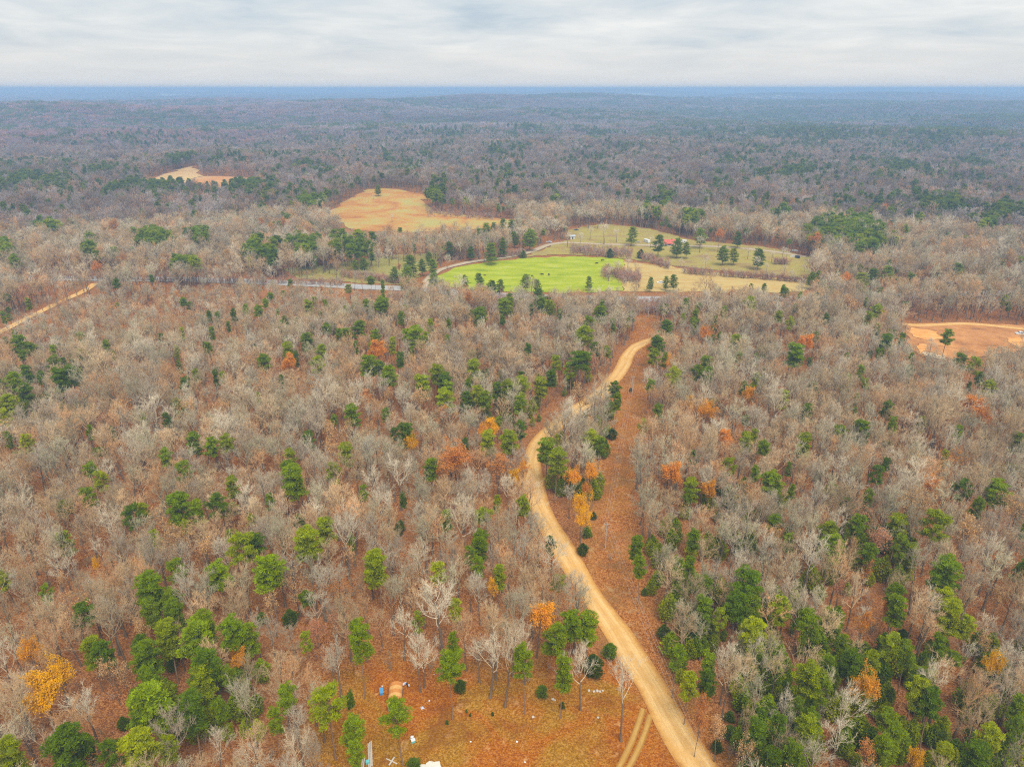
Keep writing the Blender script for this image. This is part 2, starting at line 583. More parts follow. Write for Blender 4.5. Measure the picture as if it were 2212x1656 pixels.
FIELDS = {
    'green_pasture': [(918, 608), (985, 577), (1080, 563), (1200, 554), (1300, 555), (1345, 560), (1357, 590), (1345, 628), (1230, 632), (1100, 630), (985, 622)],
    'hay_meadow': [(1346, 564), (1400, 570), (1480, 580), (1620, 597), (1740, 606), (1760, 618), (1735, 630), (1560, 633), (1400, 630), (1346, 629)],
    'farm_lawn': [(1140, 551), (1190, 531), (1232, 515), (1226, 497), (1300, 484), (1405, 494), (1500, 519), (1650, 533), (1752, 556), (1757, 600), (1620, 593), (1480, 576),
                  (1390, 564), (1300, 551), (1200, 550), (1080, 560)],
    'roadside_meadow': [(615, 580), (700, 572), (790, 560), (860, 549), (950, 545), (938, 572), (900, 600), (860, 615), (780, 612), (640, 600)],
    'hillside_pasture': [(705, 460), (750, 432), (800, 408), (900, 417), (955, 425), (908, 431), (930, 455), (1010, 465), (1115, 475), (1110, 489), (1000, 498), (900, 502), (800, 500), (745, 488)],
    'upland_field': [(400, 396), (422, 384), (440, 381), (500, 382), (562, 387), (552, 398), (480, 405), (430, 401)],
    'upland_meadow': [(298, 396), (355, 376), (418, 359), (430, 370), (440, 380.5), (421, 383.5), (399, 395.5), (400, 399), (360, 400)],
    'graded_clearing': [(1948, 697), (2010, 698), (2110, 697), (2212, 702), (2330, 715), (2330, 760), (2212, 755), (2140, 770), (2060, 776), (1992, 770), (1968, 755)],
    'far_cut': [(1560, 308), (1572, 308), (1580, 282), (1570, 282)],
    'far_red_field': [(60, 233), (80, 228), (137, 225), (135, 231), (110, 235), (75, 237)],
    'far_tan_field': [(203, 220), (215, 215), (270, 214), (295, 219), (285, 223), (240, 222)],
}
POLY = {k: px_line(v) for k, v in FIELDS.items()}


def inside(p, poly):
    x, y = p[:, 0], p[:, 1]
    r = np.zeros(len(p), bool)
    n = len(poly)
    for i in range(n):
        a, b = poly[i], poly[(i + 1) % n]
        c = ((a[1] > y) != (b[1] > y))
        xi = (b[0] - a[0]) * (y - a[1]) / ((b[1] - a[1]) if abs(b[1] - a[1]) > 1e-9 else 1e-9) + a[0]
        r ^= c & (x < xi)
    return r


def dist_line(p, line, closed=False):
    d = np.full(len(p), 1e9)
    n = len(line)
    for i in range(n if closed else n - 1):
        a, b = line[i], line[(i + 1) % n]
        ab = b - a
        t = np.clip(((p - a) @ ab) / max(1e-9, ab @ ab), 0, 1)
        q = a + t[:, None] * ab
        d = np.minimum(d, np.hypot(p[:, 0] - q[:, 0], p[:, 1] - q[:, 1]))
    return d


# ------------------------------------------------------------------ the ground, one sheet to the horizon
def build_ground():
    rr = list(np.arange(20, 210, 1.6))
    while rr[-1] < 60000:
        rr.append(rr[-1] * 1.0105 if rr[-1] < 12000 else rr[-1] * 1.03)
    rr = np.array(rr)
    th = np.concatenate([np.radians(np.arange(-50, 50.01, 0.3)), np.radians(np.arange(54, 309, 4))])
    n, k = len(rr), len(th)
    R, T = np.meshgrid(rr, th, indexing='ij')
    X, Y = R * np.sin(T), R * np.cos(T)
    Z = terrain(X, Y)
    V = np.stack([X, Y, Z], -1).reshape(-1, 3)
    i, j = np.meshgrid(np.arange(n - 1), np.arange(k), indexing='ij')
    a = i * k + j
    b = i * k + (j + 1) % k
    c = (i + 1) * k + (j + 1) % k
    d = (i + 1) * k + j
    Tt = np.concatenate([np.stack([a, d, c], -1).reshape(-1, 3), np.stack([a, c, b], -1).reshape(-1, 3)])
    V = np.vstack([V, [[0, 0, terrain(0, 0)]]])
    cen = len(V) - 1
    jj = np.arange(k)
    Tt = np.vstack([Tt, np.stack([np.full(k, cen), jj, (jj + 1) % k], -1)])
    me = mesh_arrays('ground', V, Tt, [M_GROUND], smooth=True)
    P = V[:, :2]
    dd = np.hypot(P[:, 0], P[:, 1])
    near = dd < 700
    zone = np.zeros((len(V), 4), np.float32)
    zone[:, 3] = 1
    Pn = P[near]
    ins = inside(Pn, CLEARING)
    dl = dist_line(Pn, CLEARING, True)
    zone[near, 0] = np.where(ins, 1.0, np.clip(1 - dl / 14.0, 0, 1))
    insc = inside(Pn, CUT)
    dc = dist_line(Pn, CUT, True)
    zone[near, 1] = np.where(insc, 1.0, np.clip(1 - dc / 3.0, 0, 1)) * (1 - zone[near, 0] * 0.7)
    zone[:, 2] = sstep(5200, 8000, dd)
    at_ = me.color_attributes.new('zone', 'FLOAT_COLOR', 'POINT')
    at_.data.foreach_set('color', zone.ravel())
    tag(put('ground', me), kind='structure')


build_ground()


def lift(x, y, base):
    return terrain(x, y) + base + 0.00035 * np.hypot(x, y)


def ribbon(name, line, width, mat, base=0.03, k=8, wob=0.06):
    n = len(line)
    t = np.gradient(line, axis=0)
    t /= np.linalg.norm(t, axis=1)[:, None] + 1e-9
    nr = np.stack([-t[:, 1], t[:, 0]], 1)
    w = np.broadcast_to(np.asarray(width, float), (n,)).copy()
    ph = np.cumsum(np.r_[0, np.linalg.norm(np.diff(line, axis=0), axis=1)])
    s = np.linspace(-1, 1, k)
    V, A = [], []
    wl_ = w * (1 + wob * np.sin(ph / 5.3) + wob * np.sin(ph / 11.7 + 1))
    wr_ = w * (1 + wob * np.sin(ph / 6.1 + 2) + wob * np.sin(ph / 13.3))
    for i in range(n):
        for q in s:
            ww = wl_[i] if q > 0 else wr_[i]
            p = line[i] + nr[i] * q * ww / 2
            V.append((p[0], p[1], float(lift(p[0], p[1], base))))
            A.append(q)
    T = []
    for i in range(n - 1):
        for j in range(k - 1):
            a, b, c, d = i * k + j, i * k + j + 1, (i + 1) * k + j + 1, (i + 1) * k + j
            T += [(a, b, c), (a, c, d)]
    V = np.array(V)
    T = np.array(T)
    nz = np.cross(V[T[0, 1]] - V[T[0, 0]], V[T[0, 2]] - V[T[0, 0]])[2]
    if nz < 0:
        T = T[:, ::-1]
    me = mesh_arrays(name, V, T, [mat], smooth=True)
    a_ = me.attributes.new('across', 'FLOAT', 'POINT')
    a_.data.foreach_set('value', np.array(A, np.float32))
    b_ = me.attributes.new('along', 'FLOAT', 'POINT')
    b_.data.foreach_set('value', np.repeat(ph, k).astype(np.float32))
    return tag(put(name, me), kind='structure')


rw = 6.6
ribbon('dirt_road', ROAD, rw, M_ROAD, 0.05, 12, 0.09)
ribbon('highway', HWY, 13.0, M_ASPH, 0.12, 8, 0.0)
ribbon('farm_lane', LANE, 6.0, M_LANE, 0.16, 8)
ribbon('side_dirt_road', LEFTR, 5.2, M_ROAD, 0.08, 8)
ribbon('quarry_track', TRK, 5.0, M_ROAD, 0.16, 8)
for a, b in (((1955, 1275), (1785, 1680)), ((2003, 1315), (1848, 1680))):
    q = [zp(8, a[0] + (b[0] - a[0]) * t + 14 * math.sin(3.1 * t), a[1] + (b[1] - a[1]) * t) for t in np.linspace(0, 1, 8)]
    x, y, _ = at(np.array([p[0] for p in q]), np.array([p[1] for p in q]))
    ribbon('wheel_track', smooth_line(np.stack([x, y], 1), 1.5), 1.15, M_TRACK, 0.03, 6, 0.12)


def sheet(name, poly, cell, mat, base, rough_edge=1.5):
    # uneven boundary, then a grid of inner points so that the sheet follows the ground
    q = []
    n = len(poly)
    for i in range(n):
        a, b = poly[i], poly[(i + 1) % n]
        L = np.linalg.norm(b - a)
        m = max(1, int(L / (cell * 0.7)))
        for t in range(m):
            p = a + (b - a) * t / m
            q.append(p + rng.normal(0, rough_edge, 2) * (t > 0))
    q = np.array(q)
    lo, hi = q.min(0), q.max(0)
    gx, gy = np.meshgrid(np.arange(lo[0], hi[0], cell), np.arange(lo[1], hi[1], cell))
    g = np.stack([gx.ravel(), gy.ravel()], 1) + rng.uniform(-0.2, 0.2, (gx.size, 2)) * cell
    g = g[inside(g, q)]
    g = g[dist_line(g, q, True) > cell * 0.35]
    allp = np.vstack([q, g])
    nb = len(q)
    v2, e2, f2, *_ = geometry.delaunay_2d_cdt([Vector(p) for p in allp], [], [list(range(nb))], 1, 1e-4)
    V = np.array([(p.x, p.y, 0) for p in v2])
    V[:, 2] = lift(V[:, 0], V[:, 1], base)
    me = mesh_arrays(name, V, [tuple(f) for f in f2 if len(f) == 3], [mat], smooth=True)
    nzs = np.zeros(3 * len(me.polygons), np.float32)
    me.polygons.foreach_get('normal', nzs)
    if nzs[2::3].mean() < 0:
        me.flip_normals()
    return tag(put(name, me), kind='structure')


FM = {
    'green_pasture': field_material('winter pasture grass', [(0.20, 0.27, 0.012), (0.31, 0.37, 0.018), (0.40, 0.44, 0.03), (0.47, 0.45, 0.10)], 0.05, (1, 3, 1)),
    'hay_meadow': field_material('cut hay meadow', [(0.38, 0.24, 0.07), (0.52, 0.34, 0.11), (0.56, 0.41, 0.16), (0.42, 0.36, 0.09)], 0.05, (1, 4, 1)),
    'farm_lawn': field_material('patchy dormant lawn', [(0.26, 0.15, 0.075), (0.37, 0.26, 0.09), (0.38, 0.32, 0.07), (0.48, 0.33, 0.13)], 0.05, (1, 2, 1)),
    'roadside_meadow': field_material('roadside grass', [(0.36, 0.20, 0.08), (0.33, 0.30, 0.08), (0.40, 0.33, 0.10)], 0.05),
    'hillside_pasture': field_material('broomsedge pasture', [(0.26, 0.13, 0.055), (0.50, 0.20, 0.05), (0.52, 0.31, 0.085), (0.45, 0.375, 0.11), (0.44, 0.38, 0.12)], 0.03, (1, 1.2, 1)),
    'upland_field': field_material('orange upland grass', [(0.56, 0.22, 0.07), (0.60, 0.29, 0.10), (0.58, 0.38, 0.15)], 0.02),
    'upland_meadow': field_material('tan upland grass', [(0.50, 0.30, 0.12), (0.62, 0.40, 0.17), (0.62, 0.46, 0.20)], 0.02),
    'graded_clearing': field_material('rough red brown clearing', [(0.26, 0.11, 0.045), (0.46, 0.20, 0.07), (0.58, 0.27, 0.095), (0.74, 0.37, 0.12)], 0.09),
    'far_cut': field_material('pale cut strip', [(0.55, 0.42, 0.28), (0.66, 0.52, 0.36)], 0.02),
    'far_red_field': field_material('red soil', [(0.45, 0.20, 0.12), (0.52, 0.24, 0.15)], 0.01),
    'far_tan_field': field_material('tan pasture', [(0.46, 0.26, 0.16), (0.46, 0.38, 0.2)], 0.01),
}
CELLS = {'green_pasture': 7, 'hay_meadow': 7, 'farm_lawn': 7, 'roadside_meadow': 7, 'hillside_pasture': 14, 'upland_field': 24, 'upland_meadow': 24, 'graded_clearing': 6, 'far_cut': 20, 'far_red_field': 120, 'far_tan_field': 120}
for i, (k, p) in enumerate(POLY.items()):
    sheet(k, p, CELLS[k], FM[k], 0.05 + 0.015 * i, CELLS[k] * 0.22)
M_CLAY = field_material('bare orange clay', [(0.55, 0.20, 0.055), (0.78, 0.36, 0.10), (0.82, 0.46, 0.17)], 0.12, (1, 2.5, 1))
M_PALE = field_material('pale sand', [(0.62, 0.45, 0.27), (0.78, 0.62, 0.42)], 0.15)
CLAY = [([(430, 225), (560, 250), (720, 262), (850, 300), (930, 385), (760, 425), (600, 410), (470, 370), (400, 300)], M_CLAY),
        ([(1930, 390), (2230, 370), (2230, 540), (2120, 545), (2050, 500)], M_CLAY),
        ([(540, 480), (680, 490), (690, 590), (620, 660), (540, 640)], M_CLAY),
        ([(620, 610), (760, 625), (960, 690), (960, 725), (800, 712), (660, 670)], M_PALE)]
for poly, mt in CLAY:
    a = np.array(poly, float)
    u, v = (2650 + a[:, 0] * 422 / 2212) / 3, (940 + a[:, 1] * 422 / 2212) / 3
    x, y, _ = at(u, v)
    sheet('bare_soil_patch', np.stack([x, y], 1), 4.0, mt, 0.33, 0.9)

# ------------------------------------------------------------------ plant builders (arrays of triangles)
def norm(v):
    return v / (np.linalg.norm(v) + 1e-9)


class Tri:
    def __init__(s):
        s.V, s.T, s.n = [], [], 0

    def add(s, v, t):
        s.V.append(np.asarray(v, np.float32))
        s.T.append(np.asarray(t, np.int32) + s.n)
        s.n += len(v)

    def tube(s, pts, rad, k):
        pts = np.asarray(pts, float)
        m = len(pts)
        V = np.zeros((m * k, 3))
        w = np.arange(k) * 2 * math.pi / k
        for i in range(m):
            t = norm(pts[min(i + 1, m - 1)] - pts[max(i - 1, 0)])
            a = norm(np.cross(t, (0.3, 0.91, 0.28)))
            b = np.cross(t, a)
            V[i * k:(i + 1) * k] = pts[i] + rad[i] * (np.cos(w)[:, None] * a + np.sin(w)[:, None] * b)
        T = []
        for i in range(m - 1):
            for j in range(k):
                p, q = i * k + j, i * k + (j + 1) % k
                T += [(p, q, q + k), (p, q + k, p + k)]
        s.add(V, T)

    def out(s):
        return (np.vstack(s.V), np.vstack(s.T)) if s.n else (np.zeros((0, 3)), np.zeros((0, 3), int))


def spikes(tri, P0, P1, R, bend=0.0):
    """many thin three-sided tapering twigs"""
    P0, P1, R = np.asarray(P0), np.asarray(P1), np.asarray(R)
    n = len(P0)
    if n == 0:
        return
    D = P1 - P0
    a = np.cross(D, np.array([0.21, 0.13, 0.97]))
    a /= np.linalg.norm(a, axis=1)[:, None] + 1e-9
    b = np.cross(D, a)
    b /= np.linalg.norm(b, axis=1)[:, None] + 1e-9
    V = np.zeros((n, 4, 3))
    for j in range(3):
        w = 2 * math.pi * j / 3
        V[:, j] = P0 + R[:, None] * (math.cos(w) * a + math.sin(w) * b)
    V[:, 3] = P1
    base = (np.arange(n) * 4)[:, None]
    T = np.concatenate([base + [0, 1, 3], base + [1, 2, 3], base + [2, 0, 3]])
    tri.add(V.reshape(-1, 3), T)


def rot_about(d, ang, az, g):
    a = norm(np.cross(d, (0.37, 0.61, 0.70)))
    b = np.cross(d, a)
    return norm(d * math.cos(ang) + (a * math.cos(az) + b * math.sin(az)) * math.sin(ang))


def bare_tree(seed, Ht=17.0, first=0.42, limbs=10, ang=(32, 62), spread=0.34, sub=(6, 6, 5), twig=0.024, leader=0.86):
    g = np.random.default_rng(seed)
    trunk, crown = Tri(), Tri()
    tips, S0, S1, SR = [], [], [], []
    lean = g.normal(0, 0.03, 2)
    hs = np.linspace(0, leader, 9)
    wob = np.cumsum(g.normal(0, 0.012 * Ht, (9, 2)), 0) * np.linspace(0, 1, 9)[:, None]
    tp = np.stack([lean[0] * hs * Ht + wob[:, 0], lean[1] * hs * Ht + wob[:, 1], hs * Ht], 1)
    r0 = 0.019 * Ht
    tr = r0 * (1 - hs / leader * 0.86) + 0.02
    tr[0] *= 1.35
    trunk.tube(tp, tr, 7)
    az = g.uniform(0, 6.28)
    for i in range(limbs):
        t = first + (leader - first) * (i + g.uniform(0, 0.7)) / limbs
        p = np.array([np.interp(t, hs, tp[:, c]) for c in range(3)])
        rr = np.interp(t, hs, tr)
        az += 2.4 + g.normal(0, 0.35)
        rel = (t - first) / (leader - first)
        an = math.radians(g.uniform(*ang)) * (1.05 - 0.45 * rel)
        d = norm(np.array([math.sin(an) * math.cos(az), math.sin(an) * math.sin(az), math.cos(an)]))
        L = Ht * spread * (1.1 - 0.45 * rel) * g.uniform(0.8, 1.2)
        m = 5
        pts, dd = [p], d
        for _ in range(m):
            dd = norm(dd + g.normal(0, 0.16, 3) + np.array([0, 0, 0.10]))
            pts.append(pts[-1] + dd * L / m)
        rl = rr * g.uniform(0.42, 0.6)
        crown.tube(pts, [rl * (1 - 0.85 * q / m) + 0.015 for q in range(m + 1)], 5)
        pts = np.array(pts)
        for _ in range(sub[0]):
            t2 = g.uniform(0.25, 1.0)
            p2 = np.array([np.interp(t2 * m, range(m + 1), pts[:, c]) for c in range(3)])
            d2 = rot_about(dd, math.radians(g.uniform(22, 58)), g.uniform(0, 6.28), g)
            d2 = norm(d2 + (0, 0, 0.22))
            L2 = L * g.uniform(0.34, 0.58) * (1.15 - 0.4 * t2)
            mid = p2 + d2 * L2 * 0.5 + g.normal(0, 0.06 * L2, 3)
            end = mid + norm(d2 + g.normal(0, 0.2, 3)) * L2 * 0.5
            r2 = max(0.042, rl * (1 - 0.7 * t2) * 0.55)
            crown.tube([p2, mid, end], [r2, r2 * 0.65, 0.02], 3)
            for _ in range(sub[1]):
                t3 = g.uniform(0.3, 1.0)
                p3 = (p2 + (mid - p2) * t3 * 2) if t3 < 0.5 else (mid + (end - mid) * (t3 * 2 - 1))
                d3 = norm(rot_about(d2, math.radians(g.uniform(18, 55)), g.uniform(0, 6.28), g) + (0, 0, 0.15))
                L3 = L2 * g.uniform(0.4, 0.7)
                e3 = p3 + d3 * L3
                S0.append(p3), S1.append(e3), SR.append(twig * 1.25)
                tips.append(e3)
                for _ in range(sub[2]):
                    t4 = g.uniform(0.25, 0.95)
                    d4 = norm(rot_about(d3, math.radians(g.uniform(18, 60)), g.uniform(0, 6.28), g) + (0, 0, 0.1))
                    p4 = p3 + d3 * L3 * t4
                    e4 = p4 + d4 * L3 * g.uniform(0.45, 0.85)
                    S0.append(p4), S1.append(e4), SR.append(twig * 0.8)
                    tips.append(e4)
    spikes(crown, S0, S1, SR)
    return trunk, crown, np.array(tips)


def leaves(tri, P, size, g, jitter=0.4, out=None, slim=0.32):
    """small leaf-like faces, each its own tilt"""
    n = len(P)
    P = P + g.normal(0, jitter, (n, 3))
    a = g.normal(0, 1, (n, 3))
    a /= np.linalg.norm(a, axis=1)[:, None]
    if out is not None:
        a = out + 0.7 * a
        a /= np.linalg.norm(a, axis=1)[:, None]
    b = np.cross(a, g.normal(0, 1, (n, 3)))
    b /= np.linalg.norm(b, axis=1)[:, None] + 1e-9
    s = size * g.uniform(0.6, 1.3, n)[:, None]
    V = np.stack([P - a * s * 0.5, P + b * s * slim, P + a * s * 0.5, P - b * s * slim], 1).reshape(-1, 3)
    base = (np.arange(n) * 4)[:, None]
    tri.add(V, np.concatenate([base + [0, 1, 2], base + [0, 2, 3]]))


def pine_tree(seed, Ht=16.0, base=0.45, width=6.2, levels=9, per=7, nleaf=105, lsz=0.50, droop=0.0, top=0.5):
    g = np.random.default_rng(seed)
    trunk, crown = Tri(), Tri()
    hs = np.linspace(0, 0.97, 8)
    wob = np.cumsum(g.normal(0, 0.007 * Ht, (8, 2)), 0)
    wob -= wob[0]
    tp = np.stack([wob[:, 0], wob[:, 1], hs * Ht], 1)
    tr = 0.0135 * Ht * (1 - hs * 0.88)
    trunk.tube(tp, tr, 6)
    az = g.uniform(0, 6.28)
    cen, rad = [], []
    for i in range(levels):
        f = (i + 0.3) / levels
        t = base + (0.97 - base) * f
        prof = math.sin(math.pi * min(1, (f * 0.78 + 0.22))) ** top
        k = max(2, int(per * (1 - 0.45 * f) + g.uniform(-0.6, 0.8)))
        for _ in range(k):
            az += 2.4 + g.normal(0, 0.5)
            tt = t + g.uniform(-0.02, 0.02)
            p = np.array([np.interp(tt, hs, tp[:, c]) for c in range(3)])
            L = width * 0.5 * prof * g.uniform(0.55, 1.12)
            el = math.radians(g.uniform(2, 26) + 30 * f - droop)
            d = np.array([math.cos(az) * math.cos(el), math.sin(az) * math.cos(el), math.sin(el)])
            e = p + d * L
            crown_r = 0.03 + 0.012 * L
            trunk.tube([p, p + d * L * 0.55 + (0, 0, -0.05 * L), e], [crown_r, crown_r * 0.7, 0.02], 3)
            for q in ((1.0, 0.62) if L > 1.4 else (1.0,)):
                cen.append(p + d * L * q + g.normal(0, 0.16, 3))
                rad.append(g.uniform(0.6, 1.05) * (0.75 + 0.07 * width))
    for q in range(4):
        cen.append(tp[-1] + g.normal(0, 0.55, 3) * (1, 1, 0.5))
        rad.append(0.9)
    cen, rad = np.array(cen), np.array(rad)
    n = len(cen)
    D = g.normal(0, 1, (n, nleaf, 3))
    D /= np.linalg.norm(D, axis=2)[..., None]
    D[..., 2] = np.where(D[..., 2] < -0.2, -D[..., 2], D[..., 2])
    rr = rad[:, None] * g.uniform(0.25, 1.0, (n, nleaf)) ** 0.6
    P = cen[:, None] + D * rr[..., None] * np.array([1, 1, 0.62])
    leaves(crown, P.reshape(-1, 3), lsz, g, 0.05, D.reshape(-1, 3), 0.2)
    wd = float(np.percentile(np.hypot(P[..., 0], P[..., 1]), 94) * 2)
    return trunk, crown, wd


def cedar(seed, Ht=5.0, width=2.6, n=1500):
    g = np.random.default_rng(seed)
    trunk, crown = Tri(), Tri()
    trunk.tube([(0, 0, 0), (0, 0, Ht * 0.9)], [0.09, 0.02], 5)
    f = g.uniform(0, 1, n) ** 0.8
    az = g.uniform(0, 6.28, n)
    lob = 1 + 0.22 * np.sin(az * 3 + 5 * f) + 0.12 * np.sin(az * 7 + 9 * f)
    r = width * 0.5 * np.sin(math.pi * np.clip(0.22 + 0.8 * f, 0, 1)) ** 0.9 * lob * g.uniform(0.5, 1.05, n)
    P = np.stack([r * np.cos(az), r * np.sin(az), 0.15 + f * Ht], 1)
    o = np.stack([np.cos(az), np.sin(az), 0.5 + 0 * az], 1)
    leaves(crown, P, 0.36, g, 0.08, o)
    return trunk, crown


def sapling(seed, Ht=3.0):
    g = np.random.default_rng(seed)
    trunk, crown = Tri(), Tri()
    S0, S1, R = [], [], []
    for k in range(3):
        a = g.uniform(0, 6.28)
        d = norm(np.array([math.cos(a) * 0.22, math.sin(a) * 0.22, 1]))
        L = Ht * g.uniform(0.6, 1)
        S0.append(np.zeros(3)), S1.append(d * L), R.append(0.035)
        for _ in range(14):
            t = g.uniform(0.25, 0.95)
            d2 = rot_about(d, math.radians(g.uniform(25, 70)), g.uniform(0, 6.28), g)
            p = d * L * t
            e = p + d2 * L * g.uniform(0.15, 0.38)
            S0.append(p), S1.append(e), R.append(0.022)
            for _ in range(3):
                d3 = rot_about(d2, math.radians(g.uniform(20, 60)), g.uniform(0, 6.28), g)
                S0.append(p + (e - p) * g.uniform(0.3, 1)), S1.append(S0[-1] + d3 * L * g.uniform(0.08, 0.2)), R.append(0.016)
    spikes(crown, S0, S1, R)
    return trunk, crown


class Proto:
    """one kind of plant: separate trunk and crown meshes for single trees, a joined one for the masses"""

    def __init__(s, name, trunk, crown, mt, mc, Ht, wid, extra=None, me=None):
        s.name, s.H, s.W = name, Ht, wid
        tv, tt = trunk.out()
        cv, ct = crown.out()
        s.trunk = mesh_arrays(name + ' trunk', tv, tt, [mt], smooth=True) if len(tv) else None
        s.crown = mesh_arrays(name + ' crown', cv, ct, [mc])
        V, T, mi, mats = [tv, cv], [tt, ct + len(tv)], [np.zeros(len(tt)), np.ones(len(ct))], [mt, mc]
        s.extra = None
        if extra is not None:
            ev, et = extra.out()
            s.extra = mesh_arrays(name + ' leaves', ev, et, [me])
            V.append(ev), T.append(et + len(tv) + len(cv)), mi.append(np.full(len(et), 2)), mats.append(me)
        V = [v for v in V]
        s.joined = mesh_arrays(name + ' whole', np.vstack(V), np.vstack(T), mats, np.concatenate(mi))


def crown_width(tips):
    return float(np.percentile(np.hypot(tips[:, 0], tips[:, 1]), 92) * 2)


BARE, AUT, PINE, CED, SAP = [], [], [], [], []
styles = [dict(first=0.40, limbs=10, ang=(34, 62)), dict(first=0.48, limbs=9, ang=(28, 52), spread=0.33), dict(first=0.34, limbs=12, ang=(38, 70), spread=0.38),
          dict(first=0.45, limbs=8, ang=(24, 48), spread=0.40, leader=0.75), dict(first=0.38, limbs=11, ang=(30, 60), spread=0.30, leader=0.92),
          dict(first=0.42, limbs=9, ang=(34, 72), spread=0.42, leader=0.78)]
for i in range(14):
    st = dict(styles[i % 6])
    st['sub'] = ((6, 6, 4), (5, 5, 4), (7, 6, 4), (5, 6, 3))[i % 4]
    t, c, tips = bare_tree(100 + i, **st)
    BARE.append(Proto('bare%02d' % i, t, c, M_TRUNK, M_TWIG, 17.0, crown_width(tips)))
for i in range(6):
    st = dict(styles[(i * 2 + 1) % 6])
    t, c, tips = bare_tree(300 + i, Ht=15.0, sub=(5, 4, 3), **st)
    g = np.random.default_rng(900 + i)
    lv = Tri()
    k = (7, 6, 5, 2, 2, 1)[i]
    leaves(lv, np.repeat(tips, k, 0), 0.42, g, 0.38)
    AUT.append(Proto('autumn%02d' % i, t, c, M_TRUNK, M_BRANCH, 15.0, crown_width(tips), lv, M_LEAF))
pst = [dict(base=0.60, width=6.4, levels=7, per=8), dict(base=0.54, width=5.6, levels=8, per=7), dict(base=0.66, width=6.8, levels=6, per=9), dict(base=0.48, width=5.0, levels=9, per=6),
       dict(base=0.60, width=6.0, levels=6, per=6, nleaf=85), dict(base=0.68, width=6.4, levels=6, per=8), dict(base=0.56, width=6.8, levels=7, per=8), dict(base=0.57, width=5.6, levels=7, per=7)]
for i, st in enumerate(pst):
    t, c, wd = pine_tree(500 + i, **st)
    PINE.append(Proto('pine%02d' % i, t, c, M_PTRUNK, M_NEEDLE, 16.0, wd))
YARD = []
for i, st in enumerate((dict(base=0.22, width=6.2, levels=10, per=8), dict(base=0.28, width=5.6, levels=9, per=7), dict(base=0.16, width=6.6, levels=10, per=8))):
    t, c, wd = pine_tree(560 + i, **{**st, 'nleaf': 70})
    YARD.append(Proto('yard pine%02d' % i, t, c, M_PTRUNK, M_NEEDLE, 16.0, wd))
for i in range(3):
    t, c = cedar(700 + i)
    CED.append(Proto('cedar%02d' % i, t, c, M_PTRUNK, M_NEEDLE, 5.0, 2.6))
for i in range(5):
    t, c = sapling(750 + i)
    SAP.append(Proto('sapling%02d' % i, t, c, M_TWIG, M_TWIG, 3.0, 2.0))


# lighter versions for the middle distance and whole groves for the far woods
def grove(seed, kind, size, n, detail):
    g = np.random.default_rng(seed)
    tri = Tri()
    P0, P1, R = [], [], []
    for _ in range(n):
        c = np.array([*g.uniform(-size / 2, size / 2, 2), 0.0])
        Ht = g.uniform(12, 19)
        if kind == 'pine':
            w = g.uniform(2.4, 3.8)
            m = detail
            D = g.normal(0, 1, (m, 3))
            D /= np.linalg.norm(D, axis=1)[:, None]
            P = c + np.array([0, 0, Ht * 0.72]) + D * np.array([w, w, Ht * 0.26]) * g.uniform(0.5, 1, (m, 1)) ** 0.5
            leaves(tri, P, 1.5, g, 0.2)
        else:
            w = g.uniform(3.0, 4.6)
            m = detail
            D = g.normal(0, 1, (m, 3))
            D /= np.linalg.norm(D, axis=1)[:, None]
            D[:, 2] = np.abs(D[:, 2])
            b = c + np.array([0, 0, Ht * 0.5])
            e = b + D * np.array([w, w, Ht * 0.5]) * g.uniform(0.55, 1, (m, 1))
            s = b + (e - b) * 0.25 + g.normal(0, 0.4, (m, 3))
            spikes(tri, s, e, np.full(m, 0.2))
    return tri


MIDB, MIDP, FARB, FARP = [], [], [], []
for i in range(5):
    t, c, tips = bare_tree(40 + i, sub=(5, 4, 2), twig=0.062, **styles[i])
    MIDB.append(Proto('mid bare%02d' % i, t, c, M_TRUNK, M_TWIG, 17.0, crown_width(tips)))
for i in range(4):
    t, c, wd = pine_tree(60 + i, **{**pst[i], 'nleaf': 34, 'lsz': 0.95})
    MIDP.append(Proto('mid pine%02d' % i, t, c, M_PTRUNK, M_NEEDLE, 16.0, wd))
for i in range(4):
    FARB.append(Proto('far bare%02d' % i, Tri(), grove(80 + i, 'bare', 30, 22, 42), M_TRUNK, M_TWIG, 17.0, 30.0))
    FARP.append(Proto('far pine%02d' % i, Tri(), grove(90 + i, 'pine', 30, 22, 46), M_PTRUNK, M_NEEDLE, 17.0, 30.0))

# ------------------------------------------------------------------ where plants stand
BARE_TINTS = np.array([(0.58, 0.47, 0.31), (0.60, 0.44, 0.25), (0.55, 0.39, 0.21), (0.65, 0.55, 0.39), (0.52, 0.45, 0.28), (0.63, 0.42, 0.22), (0.48, 0.38, 0.26), (0.67, 0.39, 0.18)])
PINE_TINTS = np.array([(0.355, 0.455, 0.003), (0.29, 0.395, 0.003), (0.43, 0.49, 0.003), (0.52, 0.56, 0.004), (0.21, 0.315, 0.006)])


def parse(txt):
    return [tuple(float(v) for v in q.split(',')) for q in txt.split()]


